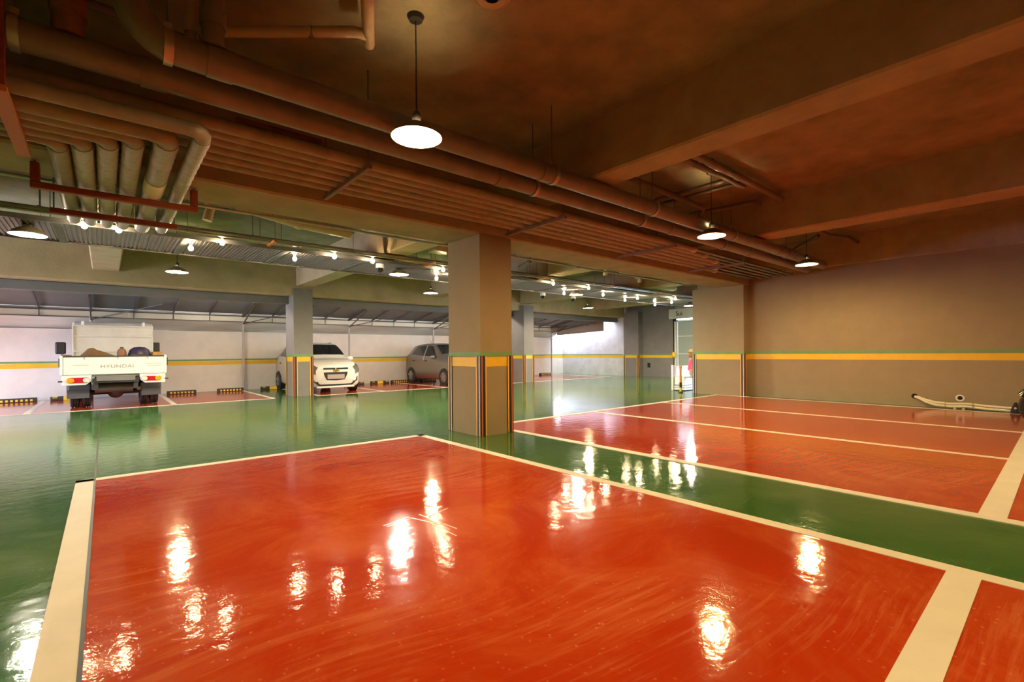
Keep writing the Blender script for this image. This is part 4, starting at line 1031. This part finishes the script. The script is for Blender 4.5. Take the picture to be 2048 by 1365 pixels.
BX(-.07, .07, -.2, .3, 0, .38).build('box', 'rust', c, bevel=.03)
BX(-.05, .05, -.15, .2, .38, .40).build('lid', 'rust', c, bevel=.01)

# ================================================================== MOTORCYCLE at the right edge (local y = forward)
bk = thing('motorcycle', (10.2, -0.47, 0.003), 'black motorcycle with chrome fork at the right frame edge', 'motorcycle', None, math.radians(4))
def bwheel(name, y, r, w):
    a = MB().lathe([(r * .76, -w * .4), (r * .93, -w / 2), (r, -w * .15), (r, w * .15), (r * .93, w / 2), (r * .76, w * .4)], (0, y, r), 32, 'x').build(name, 'tyre', bk, smooth=True)
    s = MB().lathe([(r * .70, -.025), (r * .78, -.03), (r * .78, .03), (r * .70, .025)], (0, y, r), 32, 'x').lathe([(0, -.05), (.05, -.05), (.05, .05), (0, .05)], (0, y, r), 14, 'x')
    for k in range(12):
        an = math.pi * 2 * k / 12; s.cyl((0, y, r), (0, y + math.cos(an) * r * .72, r + math.sin(an) * r * .72), .007, 6)
    s.build('spokes', 'chrome', a)
    MB().lathe([(.06, -.004), (.13, -.004), (.13, .004), (.06, .004)], (-.07, y, r), 24, 'x').build('brake_disc', 'alloy', a)
bwheel('front_wheel', .68, .29, .10); bwheel('rear_wheel', -.62, .29, .13)
for s in (-1, 1):
    MB().cyl((s * .085, .68, .29), (s * .085, .40, .92), .022, 12).build('fork_leg', 'chrome', bk, smooth=True)
    MB().tube([(s * .04, .36, .98), (s * .20, .33, 1.04), (s * .36, .20, 1.02)], .013, 10).build('handlebar', 'chrome', bk, smooth=True)
    mi = MB().ball((s * .38, .30, 1.16), .07, .02, .045, 12, 8).build('mirror', 'bike_black', bk, smooth=True)
    MB().cyl((s * .28, .28, 1.03), (s * .37, .30, 1.13), .006, 6).build('mirror_stalk', 'chrome', mi)
    MB().ball((s * .15, .44, .80), .035, .05, .03, 10, 6).build('indicator', 'lens_amber', bk, smooth=True)
MB().tube([(0, .93, .44), (0, .82, .57), (0, .68, .61), (0, .52, .57), (0, .42, .46)], .06, 10).build('front_fender', 'bike_black', bk, smooth=True)
MB().lathe([(0, -.08), (.06, -.06), (.085, .02), (.085, .05), (0, .055)], (0, .47, .86), 18, 'y').build('headlight', 'chrome', bk, smooth=True)
MB().lathe([(0, .05), (.075, .05), (.07, .065), (0, .075)], (0, .47, .86), 18, 'y').build('headlight_lens', 'lens_clear', bk, smooth=True)
MB().ball((0, .12, .78), .14, .27, .13, 16, 10).build('fuel_tank', 'bike_black', bk, smooth=True)
MB().tube([(0, -.05, .72), (0, -.35, .70), (0, -.72, .76)], .1, 12, True, [.10, .13, .09]).build('seat', 'bike_seat', bk, smooth=True)
en = BX(-.15, .15, -.15, .25, .26, .56).build('engine', 'tank_steel', bk, bevel=.04)
for k in range(5): BX(-.17, .17, .02, .24, .42 + k * .03, .43 + k * .03).build('cooling_fin', 'alloy', en)
MB().tube([(-.13, .25, .45), (-.17, .33, .30), (-.18, .1, .20), (-.2, -.75, .30)], .04, 12, True, [.022, .025, .03, .045]).build('exhaust', 'chrome', bk, smooth=True)
MB().tube([(0, -.62, .62), (0, -.80, .60), (0, -.93, .46)], .06, 10).build('rear_fender', 'bike_black', bk, smooth=True)
MB().tube([(0, .36, .95), (0, .2, .62), (0, -.2, .55), (0, -.62, .29)], .03, 8).build('frame', 'bike_black', bk, smooth=True)
MB().cyl((-.06, -.1, .28), (-.24, -.16, .01), .012, 8).build('side_stand', 'chrome', bk, smooth=True)
# small black rubber chock at the end of the hoses
t = thing('rubber_chock', (12.05, 0.62, 0), 'small black rubber chock at the end of the hoses', 'chock')
MB().prism([(-.07, 0), (.07, 0), (.05, .10), (.015, .20), (-.015, .20), (-.05, .10)], 'x', -.05, .05).build('body', 'rubber_black', t, bevel=.01)
MB().cyl((-.055, 0, .1), (-.075, 0, .1), .018, 10).build('stud', 'enamel_white', t)

# ================================================================== PERSON and white block by the entrance
t = thing('white_bench', (12.75, 7.22, 0), 'bright white slatted bench behind the bollard', 'bench')
BX(12.62, 13.4, 7.18, 7.5, 0.16, 0.40).build('seat_block', 'bright_white', t, world=True, bevel=.01)
for z in (0.02, 0.09): BX(12.60, 13.42, 7.16, 7.5, z, z + .055).build('slat', 'bright_white', t, world=True, bevel=.006)
BX(12.66, 13.5, 7.50, 7.56, 0.0, 0.70).build('back_panel', 'bright_white', t, world=True, bevel=.01)
BX(12.56, 12.66, 7.50, 7.56, 0.0, 0.74).build('end_panel', 'bright_white', t, world=True, bevel=.01)
def skin_mesh(name, verts, edges, radii, root=0, sub=1):
    me = bpy.data.meshes.new(name); me.from_pydata(verts, edges, [])
    o = bpy.data.objects.new(name, me); COL.objects.link(o)
    md = o.modifiers.new('skin', 'SKIN'); md.use_smooth_shade = True
    for i, v in enumerate(me.skin_vertices[0].data):
        r = radii[i]; v.radius = (r, r) if not isinstance(r, tuple) else r
        v.use_root = (i == root)
    sb = o.modifiers.new('sub', 'SUBSURF'); sb.levels = sub; sb.render_levels = sub
    dg = bpy.context.evaluated_depsgraph_get(); dg.update()
    m2 = bpy.data.meshes.new_from_object(o.evaluated_get(dg))
    bpy.data.objects.remove(o)
    return m2
def add_mesh(name, me, m, parent):
    me.materials.clear(); me.materials.append(MATS[m])
    for p in me.polygons: p.use_smooth = True
    o = bpy.data.objects.new(name, me); COL.objects.link(o); o.parent = parent; return o
# local frame: faces +x negative side of the aisle (-x); seat at z 0.40
PP = thing('person', (12.88, 7.10, 0.003), 'seated person in a pink top and straw hat by the entrance', 'person', None, math.radians(125))
V = []; Ed = []; Rr = []
def jv(p, r, par=None):
    V.append(p); Rr.append(r); i = len(V) - 1
    if par is not None: Ed.append((par, i))
    return i
pel = jv((0, 0, .50), (.13, .15))
wai = jv((0, 0, .63), (.10, .13), pel); che = jv((-.02, 0, .78), (.11, .16), wai); shc = jv((-.02, 0, .88), (.08, .13), che)
nek = jv((-.025, 0, .955), .048, shc); hd0 = jv((-.035, 0, 1.02), .07, nek); hd1 = jv((-.03, 0, 1.09), .085, hd0); hd2 = jv((-.02, 0, 1.15), .06, hd1)
for s in (-1, 1):
    sh = jv((-.02, s * .17, .86), .052, shc); el = jv((-.02, s * .22, .62), .04, sh)
    wr_ = jv((-.05, s * .225, .40), .028, el); pa = jv((-.06, s * .225, .33), (.024, .034), wr_)
    for k, (dx, L) in enumerate(((-.028, .07), (-.010, .082), (.009, .078), (.026, .06))):
        f1 = jv((-.06 + dx, s * .228, .295), .0095, pa); f2 = jv((-.066 + dx, s * .222, .295 - L * .55), .0085, f1); jv((-.074 + dx, s * .212, .295 - L), .007, f2)
    th = jv((-.095, s * .215, .32), .0105, pa); jv((-.108, s * .208, .285), .009, th)
    hp = jv((-.02, s * .09, .47), .095, pel); kn = jv((-.42, s * .11, .46), .065, hp); an = jv((-.40, s * .11, .09), .042, kn)
    jv((-.50, s * .115, .035), .032, an)
body = add_mesh('body', skin_mesh('body', V, Ed, Rr, pel, 2), 'skin', PP)
# clothing follows the same joints
def cloth(name, m, pts, eds, rad, root=0):
    return add_mesh(name, skin_mesh(name, pts, eds, rad, root, 2), m, PP)
cloth('pink_top', 'shirt_pink', [(0, 0, .56), (0, 0, .63), (-.02, 0, .78), (-.02, 0, .885), (-.02, .17, .865), (-.02, .20, .74), (-.02, -.17, .865), (-.02, -.20, .74)],
      [(0, 1), (1, 2), (2, 3), (3, 4), (4, 5), (3, 6), (6, 7)], [(.135, .16), (.118, .15), (.128, .178), (.09, .14), .068, .06, .068, .06])
cloth('trousers', 'trousers_pale', [(0, 0, .55), (0, 0, .50), (-.02, .09, .475), (-.42, .11, .465), (-.405, .11, .13), (-.02, -.09, .475), (-.42, -.11, .465), (-.405, -.11, .13)],
      [(0, 1), (1, 2), (2, 3), (3, 4), (1, 5), (5, 6), (6, 7)], [(.13, .155), (.14, .162), .108, .078, .062, .108, .078, .062])
for s in (-1, 1): MB().ball((-.455, s * .113, .04), .11, .048, .042, 14, 8).build('shoe', 'bike_seat', PP, smooth=True)
hair = MB().ball((-.012, 0, 1.095), .092, .092, .10, 16, 10); hair.ball((.045, 0, 1.03), .055, .07, .08, 12, 8).build('hair', 'hair_blond', PP, smooth=True)
MB().ball((-.062, 0, 1.065), .062, .066, .088, 16, 12).build('face', 'skin', PP, smooth=True)
for s in (-1, 1):
    MB().ball((-.117, s * .026, 1.085), .007, .011, .007, 8, 6).build('eye', 'eye_dark', PP)
    MB().ball((-.03, s * .087, 1.07), .018, .010, .028, 8, 6).build('ear', 'skin', PP, smooth=True)
MB().tube([(-.118, 0, 1.085), (-.137, 0, 1.055), (-.118, 0, 1.048)], .01, 8, True, [.006, .012, .008]).build('nose', 'skin', PP, smooth=True)
MB().ball((-.113, 0, 1.025), .008, .022, .006, 10, 6).build('mouth', 'lip', PP, smooth=True)
MB().lathe([(.0, .06), (.06, .055), (.085, .025), (.092, 0), (.125, -.014), (.127, -.022), (.09, -.012), (.0, -.01)], (-.02, 0, 1.135), 24).build('straw_hat', 'hat_straw', PP, smooth=True)
